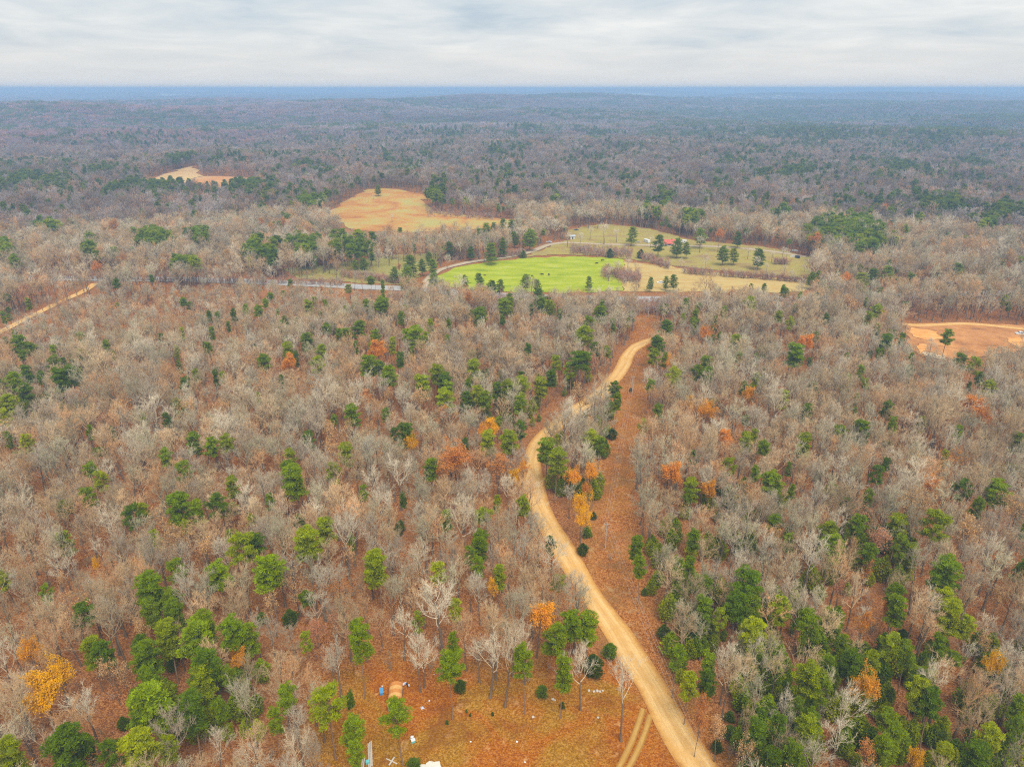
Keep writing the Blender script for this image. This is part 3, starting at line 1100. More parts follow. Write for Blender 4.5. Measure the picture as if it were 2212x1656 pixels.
PX = {
    4: "20,110,40 125,290,100 695,305,50 580,380,40 740,370,35 340,345,50 365,420,80 400,510,110 470,400,45 460,490,100 520,490,60 180,480,70 100,530,90 150,610,90 50,680,100 30,770,90 270,510,60 1410,125,60 1365,110,45 1520,95,50 1585,70,45 1680,85,65 1720,35,40 1800,90,30 1985,50,70 2115,30,35 2070,110,45 1180,215,40 1055,262,45 1140,340,45 1370,220,60 1355,325,65 1485,180,40 1170,430,45 1705,415,85 1875,325,75 1915,380,50 1995,265,75 2085,340,70 2060,430,90 2115,205,60 2195,240,60 1655,320,35 1405,500,60 1440,520,50 1825,535,50 1680,655,50 1155,695,70 1090,790,60 925,790,55 740,865,40 590,870,65 175,935,85 50,910,65 1255,930,85 1345,960,90 1470,940,85 1085,1030,85 1200,1125,100 1505,1205,80 2015,900,70 1880,1030,75 1860,1110,90 1915,1165,150 2135,1140,110 660,1185,95 585,1290,95 855,1405,125 1160,1350,155 1285,1370,90 1400,1340,125 1230,1480,60 1755,1310,70",
    7: "1010,190,75 440,200,85 1550,255,180 1645,235,110 1430,425,155 1750,410,185 1990,200,150 2090,130,120 50,450,80 290,550,80 1150,390,110 1000,500,190 1130,600,120 990,660,110 1150,660,130 1330,750,150 1090,830,150 1250,840,190 1520,800,180 1610,830,120 960,950,150 930,870,95 1320,1000,180 590,905,120 710,915,130 980,1130,165 990,1260,230 1230,1290,165 1330,1090,140 1440,1290,95 900,1410,130 1080,1560,110 905,1540,210,3 745,1560,155,4 450,1560,250 590,1540,85,4 110,1580,170 40,1600,105 1770,1390,115 2130,1260,220 1990,860,75",
    5: "165,45,60 245,45,100 30,75,40 390,120,60 105,190,85 25,235,70 215,245,65 80,310,50 190,125,45 380,395,65 465,345,50 475,235,105 430,240,70 540,255,60 580,170,65 700,160,45 690,265,40 330,290,65,3 180,430,115 305,500,115 260,450,70 620,490,105 530,555,105 690,530,80 670,650,115 690,590,85 860,450,90 1210,335,55 1050,40,75 1095,25,55 1045,145,45 895,105,85 840,110,50 1100,80,40 1235,70,45 1310,30,75 1350,50,75 1420,100,50 1690,90,75 1600,160,85 1575,240,115 1770,160,60 1395,420,75 1545,410,135 1490,460,85 1640,330,75 1720,350,60 1330,510,85 1290,560,75 1165,570,115 1080,580,95 1010,590,70 880,625,95,3 940,660,90 815,650,70 1160,680,85 810,560,60 1775,590,75,4 1780,660,65,4 2040,295,95,4 2100,185,80 2145,500,100 2020,380,80 2090,400,65 1990,570,60 1950,830,70,3 2060,730,65 85,740,90 45,985,90 420,870,105 1150,850,80 965,915,100,3 1080,930,120 800,955,65 565,1090,80 1330,975,110 1390,1040,115 1400,930,50 1620,920,110,3 1670,960,90 140,1260,60 405,1310,50 1000,1330,65,3 1180,1340,90 905,1560,90",
    6: "20,40,60 65,170,60 70,100,50 10,125,40 210,150,50 270,85,55 235,255,45 335,280,75 440,30,80 615,115,60 690,155,65 935,130,45 1195,130,80 1245,75,70 1190,25,40 1250,200,65 1320,275,80 1270,360,50 1415,265,50 1480,390,50 1710,245,75 1795,400,80 1875,430,90 860,255,50 725,350,110 755,390,60 825,415,40 465,395,40 150,420,80 90,480,75 150,490,80 385,580,60 470,520,60 525,485,30 1155,480,65 1180,560,50 1055,385,45 655,640,70,3 810,730,70 1120,650,40 1115,740,40 1320,710,75 1360,825,65 1175,850,95 1785,880,65 1930,520,60 1980,580,80 1850,570,30 400,920,85 465,890,55 795,940,95 290,1095,90 460,1130,65 685,1110,45 560,1195,125 695,1250,50 1685,1030,65 1265,1140,90 1310,1090,60 65,1220,85 20,1280,60 1815,1240,110,4 2060,1260,130 1195,1290,70 1900,1340,75 2200,1500,50 2160,920,80",
    9: "1630,110,175 1395,110,110 1400,230,105 1130,100,115 940,150,125 960,250,135 680,215,80 1215,300,120 1480,270,80 400,500,200 350,610,145 450,640,125 130,650,120 30,360,80 450,780,155,3 260,720,85 620,660,130 820,740,140 1690,390,165 1390,560,120 1380,640,115 1730,600,130,3 1750,690,140,3 1810,750,95 1360,890,120 1460,930,105 1030,870,80 1090,1000,150 1210,990,110 950,1010,95 790,1080,180 900,1170,140 150,1000,100 150,1130,105 40,1130,105 1520,1100,120 1540,1200,155 1620,1270,150 2190,400,100 2180,1280,105 2150,1430,120 1990,1500,140 1900,1600,145 1650,880,95 610,1420,130 470,1440,140,4 810,1450,150 690,1590,140 570,1620,115 1380,1450,105 1320,1580,135 1680,1580,95 760,1300,105 820,1360,100 60,200,90 600,100,90",
    8: "240,365,150 630,420,100,3 905,240,90 880,370,90 840,290,85 495,720,85 1400,830,145 1480,730,150 1590,740,125 65,1440,140 40,1260,70 80,1590,105 1910,230,80 1940,370,90 2170,960,105 75,210,60 740,640,85,3 1350,240,75,4",
    2: "2060,1150,90 2180,1165,75 1880,1085,75,2 1190,1390,60 1275,1420,55 1605,1395,45 445,1280,90 430,1350,85 520,1290,60 590,1290,60 565,1230,40 85,1290,50 145,1285,60 700,1180,65 885,1085,55 945,1060,70 985,1040,40 1045,1025,60 1105,1040,75 1165,1030,50 1220,1110,90 1120,1110,60 970,1200,85 1040,1170,60 840,1200,50 340,1340,55 600,1390,80 900,1380,60 800,1390,55 980,1430,60 1030,1425,60 1280,1500,85 1340,1550,85 1095,1520,70 1030,1550,60 900,1610,75 1690,1590,75 1420,1610,50 2000,1400,45 2105,1395,45 2155,1390,60 240,795,40 1700,775,40",
    3: "265,1210,75 335,1220,60,2 495,1235,80 115,1100,80 360,1110,60 25,1180,60 435,1440,40 525,1440,45 675,1470,40 830,1375,60 880,1365,55 1005,1365,55 1155,1400,100,3 1230,1360,80 1330,1345,75 1785,1335,90 1270,1470,55 2180,1430,65 2180,1280,75 2070,1290,55 1935,1350,55 615,1035,45 120,1110,40",
}
AX = {  # x, y, width, colour: 0 yellow 1 gold-orange 2 orange 3 tan 4 russet 5 dusty red
    7: "215,940,165,1 440,1070,195,0 280,1250,225,0 725,1060,110,3 800,1060,130,3 1550,980,95,1 925,790,85,3 1730,530,110,3 1765,620,130,3 2060,800,130,5 2170,750,95,5 615,375,45,0 300,395,60,3 400,475,60,3 1320,290,125,3 30,110,60,3",
    4: "1880,435,90,2 1680,585,120,3 1320,650,40,3 2160,880,110,3 2150,1000,105,3 620,240,60,3 650,1285,40,3 1470,160,80,3 1570,190,80,3 1540,1080,50,4",
    5: "240,340,95,2 200,370,70,2 290,330,60,3 160,640,60,2 300,640,70,3 520,670,120,3 640,550,90,3 655,780,90,4 740,755,35,0 985,845,85,0 905,875,80,1 470,960,95,0 770,1040,210,4 720,1090,140,2 1010,1110,150,4 1165,1110,80,1 1120,1180,75,0 1610,1150,110,1 1510,1180,110,1 1590,1260,70,2 1555,1360,135,0 1550,1450,110,0 2005,330,55,2 2105,430,80,1 2040,450,60,3 2140,1155,130,2 2010,1180,50,3 50,850,100,3 185,840,80,3 895,345,60,3 850,150,80,3 1130,160,90,3 2020,640,80,3",
    6: "150,240,95,2 785,295,85,2 140,740,120,1 45,682,55,0 425,640,85,1 290,920,80,2 165,1250,90,1 1605,1230,120,2 1770,1320,60,2 1080,45,90,3 680,290,70,3 1890,730,130,2 1960,800,120,4 2050,780,60,2",
    9: "1165,355,90,2 1185,420,80,4 1150,750,120,2 1085,840,80,5 1030,370,70,3 1000,530,95,5 1965,1020,145,0 1215,1190,195,1 120,1300,105,4 100,1400,105,4 230,1440,90,3 380,1560,175,3 1490,1650,95,0 1840,180,145,3 600,190,95,3 1300,665,50,2 2040,590,95,3 720,850,70,5 1190,1600,125,4 1950,890,90,3",
    8: "1270,720,165,1 990,520,60,0 60,870,105,5 50,300,110,3",
    3: "860,1130,150,4 1060,1390,70,2 720,900,50,4 1070,945,40,2 1310,940,60,4 235,1100,70,4",
    1: "745,1050,75,4 1695,1020,50,4 615,1320,75,4 1050,1310,70,3 1840,1020,50,4",
}
AUT_TINTS = [(0.93, 0.52, 0.008), (0.93, 0.45, 0.03), (0.88, 0.38, 0.05), (0.80, 0.50, 0.22), (0.72, 0.31, 0.075), (0.70, 0.34, 0.17)]
CEDX = {5: "1755,865,60 1595,1500,62 1635,1395,40 1565,1612,66 370,1490,55 1875,578,20",
        8: "1640,1000,130 1740,900,90 1300,1165,70 770,1130,75 470,1645,90 1965,520,40 2090,780,85 685,1365,22 980,1310,18 835,1315,15 380,95,60 810,1290,14 1430,1255,36",
        9: "225,1520,75 310,1430,85 1420,810,85 310,1330,60 1090,1430,60",
        7: "1880,690,95 1700,690,70 800,1370,75", 2: "1940,1215,50 1740,1210,50 1180,1215,40"}
# each single tree: kind, x, y, ground z, height, crown width, tint, region tag
TREES = []


def from_crowns(tab, base, h0, h1, hk, frac):
    """place and size of every tree from its crown's centre and width in the photograph"""
    rows = [(r, q) for r, txt in tab.items() for q in parse(txt)]
    uv = np.array([zp(r, q[0], q[1]) for r, q in rows])
    w = np.array([q[2] for _, q in rows])
    Ht = np.full(len(rows), 15.0)
    for _ in range(5):
        px, py, gz = at(uv[:, 0], uv[:, 1], Ht * frac)
        _, _, dep = project(px, py, gz + Ht * frac)
        wid = w * ZS * dep / FPX
        Ht = np.clip(base + hk * wid, h0, h1)
    return [(r, q, float(px[i]), float(py[i]), float(gz[i]), float(Ht[i]), float(wid[i])) for i, (r, q) in enumerate(rows)]


for r, q, x, y, gz, Ht, wid in from_crowns({k: v for k, v in PX.items() if k in (2, 3)}, 4.0, 6, 17, 1.25, 0.6):
    tint = PINE_TINTS[int(q[3])] if len(q) > 3 else PINE_TINTS[int(rng.choice([0, 1, 1, 4]))]
    TREES.append(['pine', x, y, gz, Ht, min(wid, 10.5), tint * rng.uniform(0.8, 1.0), 'open'])
for r, q, x, y, gz, Ht, wid in from_crowns({k: v for k, v in PX.items() if k > 3}, 9.0, 8, 21, 1.45, 0.76):
    tint = PINE_TINTS[int(q[3])] if len(q) > 3 else PINE_TINTS[int(rng.choice(5, p=[.34, .26, .2, .08, .12]))]
    TREES.append(['pine', x, y, gz, Ht, min(wid, 10.5), tint * rng.uniform(0.88, 1.12), None])
for r, q, x, y, gz, Ht, wid in from_crowns(AX, 7.0, 7, 18, 1.2, 0.72):
    TREES.append(['aut%d' % int(q[3]), x, y, gz, Ht, min(wid, 12.0), np.array(AUT_TINTS[int(q[3])]) * rng.uniform(0.9, 1.1), None])
for r, q, x, y, gz, Ht, wid in from_crowns(CEDX, 0.4, 0.6, 7, 1.15, 0.45):
    TREES.append(['cedar', x, y, gz, Ht, wid, np.array((0.15, 0.23, 0.012)) * rng.uniform(0.6, 1.4), None])
# trees round the clearing are read by their foot and their top
EDGE8 = [('pine', 400, 1640, 370, 1222, 190, 4), ('pine', 720, 1345, 700, 915, 175, 2), ('pine', 1190, 1315, 1175, 875, 130, 0), ('pine', 1420, 1340, 1415, 940, 110, 3), ('pine', 155, 1210, 190, 720, 140, 1),
        ('bare', 510, 1168, 470, 815, 230, 0), ('bare', 537, 1140, 560, 820, 200, 2), ('bare', 965, 1205, 900, 815, 240, 3), ('bare', 1060, 1265, 1060, 755, 190, 1), ('bare', 1550, 1285, 1560, 870, 260, 0),
        ('bare', 1812, 1485, 1830, 985, 215, 4), ('bare', 1190, 1120, 1200, 740, 190, 1), ('bare', 410, 960, 420, 640, 200, 3)]
EDGE = [(8,) + e for e in EDGE8]
for r_, bx, by, ty, w in ((3, 475, 1345, 1235, 60), (3, 540, 1345, 1275, 60), (3, 655, 1362, 1285, 75), (3, 705, 1372, 1315, 45), (3, 575, 1272, 1195, 55), (3, 672, 1252, 1180, 55), (3, 145, 1335, 1215, 60), (3, 110, 1205, 1100, 70),
                          (3, 640, 1255, 1170, 40), (3, 420, 1245, 1170, 50), (3, 790, 1330, 1270, 40), (3, 5, 1310, 1260, 40), (2, 1465, 1165, 1075, 70), (2, 1545, 1165, 1080, 75), (2, 1610, 1120, 1040, 60), (2, 1700, 1150, 1015, 120), (2, 1780, 1140, 1050, 70),
                          (2, 2000, 1175, 1100, 60), (2, 1380, 1125, 990, 130), (2, 1340, 1100, 980, 110), (2, 1600, 1050, 920, 130), (2, 1660, 1050, 930, 110), (2, 1540, 1040, 930, 110), (2, 1850, 1340, 1240, 130), (2, 1790, 1370, 1260, 110), (2, 1900, 1350, 1270, 90),
                          (2, 1730, 1390, 1300, 80), (2, 2195, 1300, 1240, 45), (2, 330, 1010, 955, 50), (2, 210, 860, 830, 30), (2, 310, 1290, 1180, 90), (2, 240, 1300, 1190, 80), (2, 690, 1310, 1220, 80), (2, 100, 1250, 1160, 90)):
    EDGE.append((r_, 'bare', bx, by, bx, ty, w, int(rng.integers(0, 5))))
for r_, k, bx, by, tx, ty, w, var in EDGE:
    u, v = zp(r_, bx, by)
    x, y, gz = (float(a[0]) for a in at(np.array([u]), np.array([v])))
    u2, v2 = zp(r_, tx, ty)
    dx, dy, dz = (float(a) for a in ray(u2, v2))
    Ht = CAMZ + dz * (y / dy) - gz
    _, _, dep = project(x, y, gz + Ht * 0.7)
    TREES.append([k, x, y, gz, Ht, w * ZS * float(dep) / FPX, PINE_TINTS[0] if k == 'pine' else BARE_TINTS[3 if var != 1 else 0] * 1.12, var])

# pines that stand in stands in the middle distance: centre, half-size, how many
STANDS = {1: "150,740,170,60,60 350,760,250,50,50 1010,780,250,45,55 1650,790,180,45,45 700,690,150,40,25 1150,600,90,35,28 430,640,150,30,22 2000,900,90,45,26 330,1060,80,30,9 585,1210,50,60,9 50,1230,60,70,14 1000,1130,180,40,34 1300,1110,70,30,12 1650,1190,70,60,14 1950,1180,120,45,22 2170,1190,45,50,12 1780,1230,35,50,5 1180,1310,110,35,14 720,1260,40,40,6 2000,650,120,40,16 900,440,600,70,26 1700,540,150,40,16",
          2: "60,830,55,60,16 590,850,85,60,34 300,590,55,55,12 450,680,250,60,34 850,710,45,25,7 120,1190,120,40,22 1980,990,75,70,24 1680,430,100,25,26 1200,390,120,30,22 650,430,300,40,46 2100,870,60,50,12 1400,880,40,25,4 1500,640,350,70,20 1000,560,300,50,18",
          3: "1080,1070,230,80,150 1240,1150,120,50,34 870,430,330,100,190 700,690,300,55,70 1350,640,300,100,140 1700,900,300,70,80 1450,270,300,30,70 1900,400,200,55,50 2060,950,140,60,46 60,990,75,35,16 640,950,45,25,8 1650,470,150,55,46 300,620,150,40,30 500,540,150,40,24 1850,630,200,60,40 1980,1040,60,40,10 300,450,250,50,40"}
STAND_P = []
for r, txt in STANDS.items():
    for cx, cy_, rx, ry, n in parse(txt):
        n *= 3.0 if r == 1 and cy_ < 850 else 2.2
        a = rng.uniform(0, 6.28, int(n))
        s = np.minimum(np.abs(rng.normal(0, 0.62, int(n))) + 0.08 * rng.random(int(n)), 1.6)
        u, v = zp(r, cx + rx * s * np.cos(a), cy_ + ry * s * np.sin(a))
        x, y, z = at(u, v, 12.0)
        STAND_P += list(np.stack([x, y, z], 1))
STAND_P = np.array(STAND_P)


def scatter(cell, r0, r1, margin=150, jit=0.46):
    xs = np.arange(-r1 * 0.95, r1 * 0.95, cell)
    ys = np.arange(r0 * 0.5, r1, cell)
    gx, gy = np.meshgrid(xs, ys)
    gx = gx + (np.arange(len(ys)) % 2)[:, None] * cell * 0.5
    p = np.stack([gx.ravel(), gy.ravel()], 1) + rng.uniform(-jit, jit, (gx.size, 2)) * cell
    d = np.hypot(p[:, 0], p[:, 1])
    p = p[(d >= r0) & (d < r1)]
    z = terrain(p[:, 0], p[:, 1])
    u, v, dep = project(p[:, 0], p[:, 1], z + 8)
    k = (u > -margin) & (u < W + margin) & (dep > 20) & (v < H + 110)
    return p[k], z[k]


def covers(p, Ht, soft=1.0):
    """plants of height Ht that would stand on, or hide, something the photograph shows open"""
    d = np.hypot(p[:, 0], p[:, 1])
    away = p / d[:, None]
    bad = np.zeros(len(p), bool)
    near = d < 900
    reach = Ht * d / (CAMZ - Ht) * soft
    for f in (0, 0.3, 0.6, 0.82):
        q = p + away * (reach * f)[:, None]
        lot = rng.random(len(p)) < (1.0 if f < 0.5 else 0.8)
        for k, poly in POLY.items():
            bad |= inside(q, poly) & (lot if k != 'roadside_meadow' else rng.random(len(p)) < 0.45)
        if True:
            bad |= (dist_line(q, HWY) < 8) & ((f == 0) | (rng.random(len(p)) < np.where(p[:, 0] < -60, 0.55, 0.0)))
            bad |= dist_line(q, LANE) < 5
            bad |= dist_line(q, TRK) < 4
        if f in (0, 0.6):
            bad |= dist_line(q, LEFTR) < 4.5
    bad[near] |= dist_line(p[near], ROAD) < 5.2
    bad[near] |= inside(p[near], CUT) | (dist_line(p[near], CUT, True) < 1.5)
    bad[near] |= inside(p[near], CLEARING)
    # tall trees on the near side of the road would hide it
    q = p[near] + away[near] * (reach[near] * 0.42)[:, None]
    bad[near] |= dist_line(q, ROAD) < 2.6
    bad[near] |= inside(q, CUT) & (rng.random(near.sum()) < 0.75)
    return bad


TP = np.array([[t[1], t[2]] for t in TREES])
TW = np.array([t[5] for t in TREES])


def near_trees(p, k=0.42):
    out = np.zeros(len(p), bool)
    d = np.hypot(p[:, 0], p[:, 1])
    idx = np.where(d < 900)[0]
    for c in range(0, len(idx), 2000):
        i = idx[c:c + 2000]
        D = np.hypot(p[i, None, 0] - TP[None, :, 0], p[i, None, 1] - TP[None, :, 1])
        out[i] = (D < np.maximum(1.6, TW * k)[None]).any(1)
    return out


def vnoise(p, wl_, seed):
    g = np.random.default_rng(seed)
    s = 0
    for i in range(7):
        lam = wl_ * g.uniform(0.6, 1.5)
        a = g.uniform(0, 6.28)
        s = s + np.sin((p[:, 0] * math.cos(a) + p[:, 1] * math.sin(a)) * 2 * math.pi / lam + g.uniform(0, 6.28))
    return s / 2.65


def bare_tints(p):
    n = len(p)
    a = vnoise(p, 70, 5) + rng.normal(0, 1.1, n)
    i = np.clip(((a + 2.6) / 5.2 * 8).astype(int), 0, 7)
    i = np.where(rng.random(n) < 0.5, rng.integers(0, 8, n), i)
    return BARE_TINTS[i] * rng.uniform(0.72, 1.14, (n, 1)) * np.clip(1 + 0.09 * vnoise(p, 55, 66), 0.75, 1.25)[:, None]


STAND_P = STAND_P[~covers(STAND_P[:, :2], np.full(len(STAND_P), 13.0))]
# near woods
P, Z = scatter(4.65, 78, 720)
HT = np.clip(rng.normal(15.0, 2.6, len(P)) * (1 + 0.10 * vnoise(P, 60, 65)), 7.5, 21)
dP = np.hypot(P[:, 0], P[:, 1])
HT = np.where((dP > 375) & (dP < 480) & (P[:, 0] < -60), np.clip(HT * 0.62, 6, 11), HT)
keep = ~covers(P, HT) & ~near_trees(P)
keep &= rng.random(len(P)) < np.where(dP < 480, 0.86, 0.95)
_tt = [t for t in TREES if t[5] > 1.5]
_tu, _tv, _td = project(np.array([t[1] for t in _tt]), np.array([t[2] for t in _tt]), np.array([t[3] + t[4] * 0.74 for t in _tt]))
_tr = np.array([t[5] for t in _tt]) / _td * FPX * 0.5
_pu, _pv, _pd = project(P[:, 0], P[:, 1], Z + HT * 0.74)
_pr = HT * 0.22 / _pd * FPX
_hide = np.zeros(len(P), bool)
for _i in range(len(_tt)):
    _hide |= (_pd < _td[_i] + 2) & (np.hypot(_pu - _tu[_i], (_pv - _tv[_i]) * 0.8) < _tr[_i] * 0.75 + _pr * 0.55)
keep &= ~(_hide & (rng.random(len(P)) < 0.95))
P, Z, HT, dP = P[keep], Z[keep], HT[keep], dP[keep]
pin = rng.random(len(P)) < np.where(dP < 420, 0.045, np.clip(0.10 + 0.10 * vnoise(P, 260, 3), 0.02, 0.4))
tanp = (rng.random(len(P)) < np.clip(0.035 + 0.03 * vnoise(P, 90, 8), 0.005, 0.15)) & ~pin
NEAR = dict(P=P, Z=Z, H=HT, pine=pin, tan=tanp)

# middle woods
P2, Z2 = scatter(7.2, 720, 1950, 60)
H2 = np.clip(rng.normal(15.5, 2.2, len(P2)) * (1 + 0.16 * vnoise(P2, 130, 63) + 0.1 * vnoise(P2, 50, 64)), 7, 22)
k2 = ~covers(P2, H2, 0.9)
_sp = STAND_P[:, :2]
for _c in range(0, len(P2), 3000):
    _D = np.hypot(P2[_c:_c + 3000, None, 0] - _sp[None, :, 0], P2[_c:_c + 3000, None, 1] - _sp[None, :, 1])
    k2[_c:_c + 3000] &= (_D.min(1) > 4.2)
k2 &= rng.random(len(P2)) > sstep(1400, 1950, np.hypot(P2[:, 0], P2[:, 1]))
P2, Z2, H2 = P2[k2], Z2[k2], H2[k2]
pin2 = rng.random(len(P2)) < np.clip(0.16 + 0.11 * vnoise(P2, 330, 3), 0.015, 0.45)

# far woods as groves
P3, Z3 = scatter(25, 1450, 5600, 40)
k3 = ~covers(P3, np.full(len(P3), 17.0), 1.3)
k3 &= rng.random(len(P3)) < sstep(1400, 1900, np.hypot(P3[:, 0], P3[:, 1]))
P3, Z3 = P3[k3], Z3[k3]
th3 = np.arctan2(P3[:, 0], P3[:, 1])
pin3 = rng.random(len(P3)) < np.clip(0.16 + 0.28 * sstep(-0.05, 0.4, th3) + 0.22 * vnoise(P3, 900, 21) + 0.14 * vnoise(P3, 330, 22), 0.02, 0.75)
P4, Z4 = scatter(66, 5600, 14000, 30)
pin4 = rng.random(len(P4)) < np.clip(0.3 + 0.2 * vnoise(P4, 1500, 31), 0.05, 0.7)
fl4 = vnoise(P4, 2200, 41) < 0.55
P4, Z4, pin4 = P4[fl4], Z4[fl4], pin4[fl4]


# ------------------------------------------------------------------ masses of plants: one object of points, instanced
def gn_group(name, coll):
    ng = bpy.data.node_groups.new(name, 'GeometryNodeTree')
    ng.interface.new_socket('Geometry', in_out='INPUT', socket_type='NodeSocketGeometry')
    ng.interface.new_socket('Geometry', in_out='OUTPUT', socket_type='NodeSocketGeometry')
    n, l = ng.nodes, ng.links
    gi, go = n.new('NodeGroupInput'), n.new('NodeGroupOutput')
    ci = n.new('GeometryNodeCollectionInfo')
    ci.inputs['Collection'].default_value = coll
    ci.inputs['Separate Children'].default_value = True
    ci.inputs['Reset Children'].default_value = True
    iop = n.new('GeometryNodeInstanceOnPoints')
    iop.inputs['Pick Instance'].default_value = True

    def attr(nm, ty):
        a = n.new('GeometryNodeInputNamedAttribute')
        a.data_type = ty
        a.inputs['Name'].default_value = nm
        return a.outputs['Attribute']
    l.new(gi.outputs[0], iop.inputs['Points'])
    l.new(ci.outputs[0], iop.inputs['Instance'])
    l.new(attr('idx', 'INT'), iop.inputs['Instance Index'])
    l.new(attr('rot', 'FLOAT_VECTOR'), iop.inputs['Rotation'])
    l.new(attr('scl', 'FLOAT_VECTOR'), iop.inputs['Scale'])
    l.new(iop.outputs[0], go.inputs[0])
    return ng


def mass(name, protos, xyz, idx, rot, scl, tint, label):
    coll = bpy.data.collections.new(name + ' kinds')
    for p in protos:
        o = bpy.data.objects.new(p.name, p.joined)
        coll.objects.link(o)
    order = sorted(range(len(protos)), key=lambda i: protos[i].name)
    remap = np.zeros(len(protos), int)
    for a, b in enumerate(order):
        remap[b] = a
    me = bpy.data.meshes.new(name)
    me.vertices.add(len(xyz))
    me.vertices.foreach_set('co', np.asarray(xyz, np.float32).ravel())
    for nm, ty, arr, fld in (('idx', 'INT', remap[np.asarray(idx, int)].astype(np.int32), 'value'), ('rot', 'FLOAT_VECTOR', np.asarray(rot, np.float32).ravel(), 'vector'),
                             ('scl', 'FLOAT_VECTOR', np.asarray(scl, np.float32).ravel(), 'vector'), ('tint', 'FLOAT_VECTOR', np.asarray(tint, np.float32).ravel(), 'vector')):
        a = me.attributes.new(nm, ty, 'POINT')
        a.data.foreach_set(fld, arr)
    o = put(name, me)
    md = o.modifiers.new('plants', 'NODES')
    md.node_group = gn_group(name, coll)
    tag(o, label, 'woods', None, 'stuff')
    return o


def rots(n, tilt=0.05):
    return np.stack([rng.normal(0, tilt, n), rng.normal(0, tilt, n), rng.uniform(0, 6.28, n)], 1)


# the single trees: the 300 bare ones, 300 pines that show largest, every coloured tree and cedar
cand = np.where(~NEAR['pine'] & ~NEAR['tan'])[0]
cx, cyy, cz = NEAR['P'][cand, 0], NEAR['P'][cand, 1], NEAR['Z'][cand]
u, v, dep = project(cx, cyy, cz + NEAR['H'][cand] * 0.8)
vis = (u > 4) & (u < W - 4) & (v > 0) & (v < H - 4)
size = np.where(vis, NEAR['H'][cand] / dep, 0)
nb_edge = sum(1 for t in TREES if t[0] == 'bare')
pick = cand[np.argsort(-size)[:300 - nb_edge]]
single = np.zeros(len(NEAR['P']), bool)
single[pick] = True
for i in pick:
    TREES.append(['bare', NEAR['P'][i, 0], NEAR['P'][i, 1], NEAR['Z'][i], NEAR['H'][i], 0.42 * NEAR['H'][i] * rng.uniform(0.8, 1.25), None, None])
bt = bare_tints(np.array([[t[1], t[2]] for t in TREES]))
for t, c in zip(TREES, bt):
    if t[6] is None:
        t[6] = c


def px_size(t):
    _, _, d = project(t[1], t[2], t[3] + t[4] * 0.7)
    return t[5] / float(d) + (0.01 if t[7] == 'open' else 0)


pines = sorted([t for t in TREES if t[0] == 'pine'], key=lambda t: -px_size(t))
extra_pines = pines[300:]
drop = set(id(t) for t in extra_pines)
TREES = [t for t in TREES if id(t) not in drop]

# --- label words: where a tree stands beside things one can find
LM = [(8, 350, 1180, 'the rusty-roofed shed'), (5, 1555, 1450, 'the tall yellow tree by the power line'), (9, 1215, 1250, 'the bright orange-topped tree at lower right'),
      (9, 1965, 1080, 'the yellow tree near the right edge'), (7, 280, 1330, 'the biggest yellow tree at lower left'), (7, 215, 1000, 'the upper yellow-orange tree at far left'),
      (5, 1710, 1600, 'the nearest utility pole'), (5, 1882, 605, 'the second utility pole'), (5, 1230, 1180, 'the road bend in the middle'), (5, 1840, 400, 'the far bend of the dirt road'),
      (5, 770, 1120, 'the wide russet tree left of the road'), (6, 1560, 240, 'the bare orange soil at right'), (4, 1880, 480, 'the orange tree left of centre'),
      (5, 985, 900, 'the pair of yellow trees above centre'), (9, 1165, 420, 'the small orange tree amid right-hand pines'), (5, 475, 1010, 'the lone yellow tree left of centre'),
      (8, 1960, 1290, 'the wheel-track turn-off'), (8, 1270, 800, 'the golden tree behind the clearing'), (7, 1550, 1080, 'the half-bare yellow tree at lower left'),
      (6, 1605, 1290, 'the orange tree in the right-hand woods'), (9, 100, 1420, 'the red-orange bush beside the road'), (4, 400, 560, 'the dark pine stand at the left edge'),
      (7, 2110, 850, 'the dusty red trees left of the clearing'), (6, 140, 760, 'the golden trees right of the corridor'), (2, 1200, 1330, 'the green pasture'), (3, 500, 1300, 'the farm lawn'),
      (4, 200, 110, 'the left-hand dirt road'), (6, 1185, 880, 'the lone round pine in the right-hand woods'), (7, 850, 430, 'the pale forked oak at left'), (9, 1730, 660, 'the lime green pine at right')]
LMW = []
for r, x, y, nm in LM:
    uu, vv = zp(r, x, y)
    a = at(np.array([uu]), np.array([vv]))
    LMW.append((float(a[0][0]), float(a[1][0]), nm))
NUM = ['', 'one', 'two', 'three', 'four', 'five', 'six', 'seven', 'eight', 'nine', 'ten', 'eleven', 'twelve']


def where(x, y, nth=0, four=False):
    best = sorted(LMW, key=lambda q: (q[0] - x) ** 2 + (q[1] - y) ** 2)[nth]
    dx, dy = x - best[0], y - best[1]
    k = int(round(math.hypot(dx, dy) / 6.0))
    a = math.degrees(math.atan2(dx, dy)) % 360
    if four:
        dr = ['behind', 'right of', 'in front of', 'left of'][int((a + 45) // 90) % 4]
    else:
        dr = ['behind', 'behind and right of', 'right of', 'in front and right of', 'in front of', 'in front and left of', 'left of', 'behind and left of'][int((a + 22.5) // 45) % 8]
    if k == 0:
        return 'at ' + best[2]
    if k == 1:
        return 'just ' + dr + ' ' + best[2]
    if k <= 12:
        return NUM[k] + ' crowns ' + dr + ' ' + best[2]
    return 'far ' + dr + ' ' + best[2]


def label_for(t):
    lk = tree_look(t)
    first = None
    for nth in range(6):
        for four in (False, True):
            for look in (lk, lk.replace('big ', '').replace('small ', '')):
                lb = look + ' ' + where(t[1], t[2], nth, four)
                if len(lb.split()) > 16:
                    continue
                first = first or lb
                if lb not in used:
                    used[lb] = 1
                    return lb
    return first


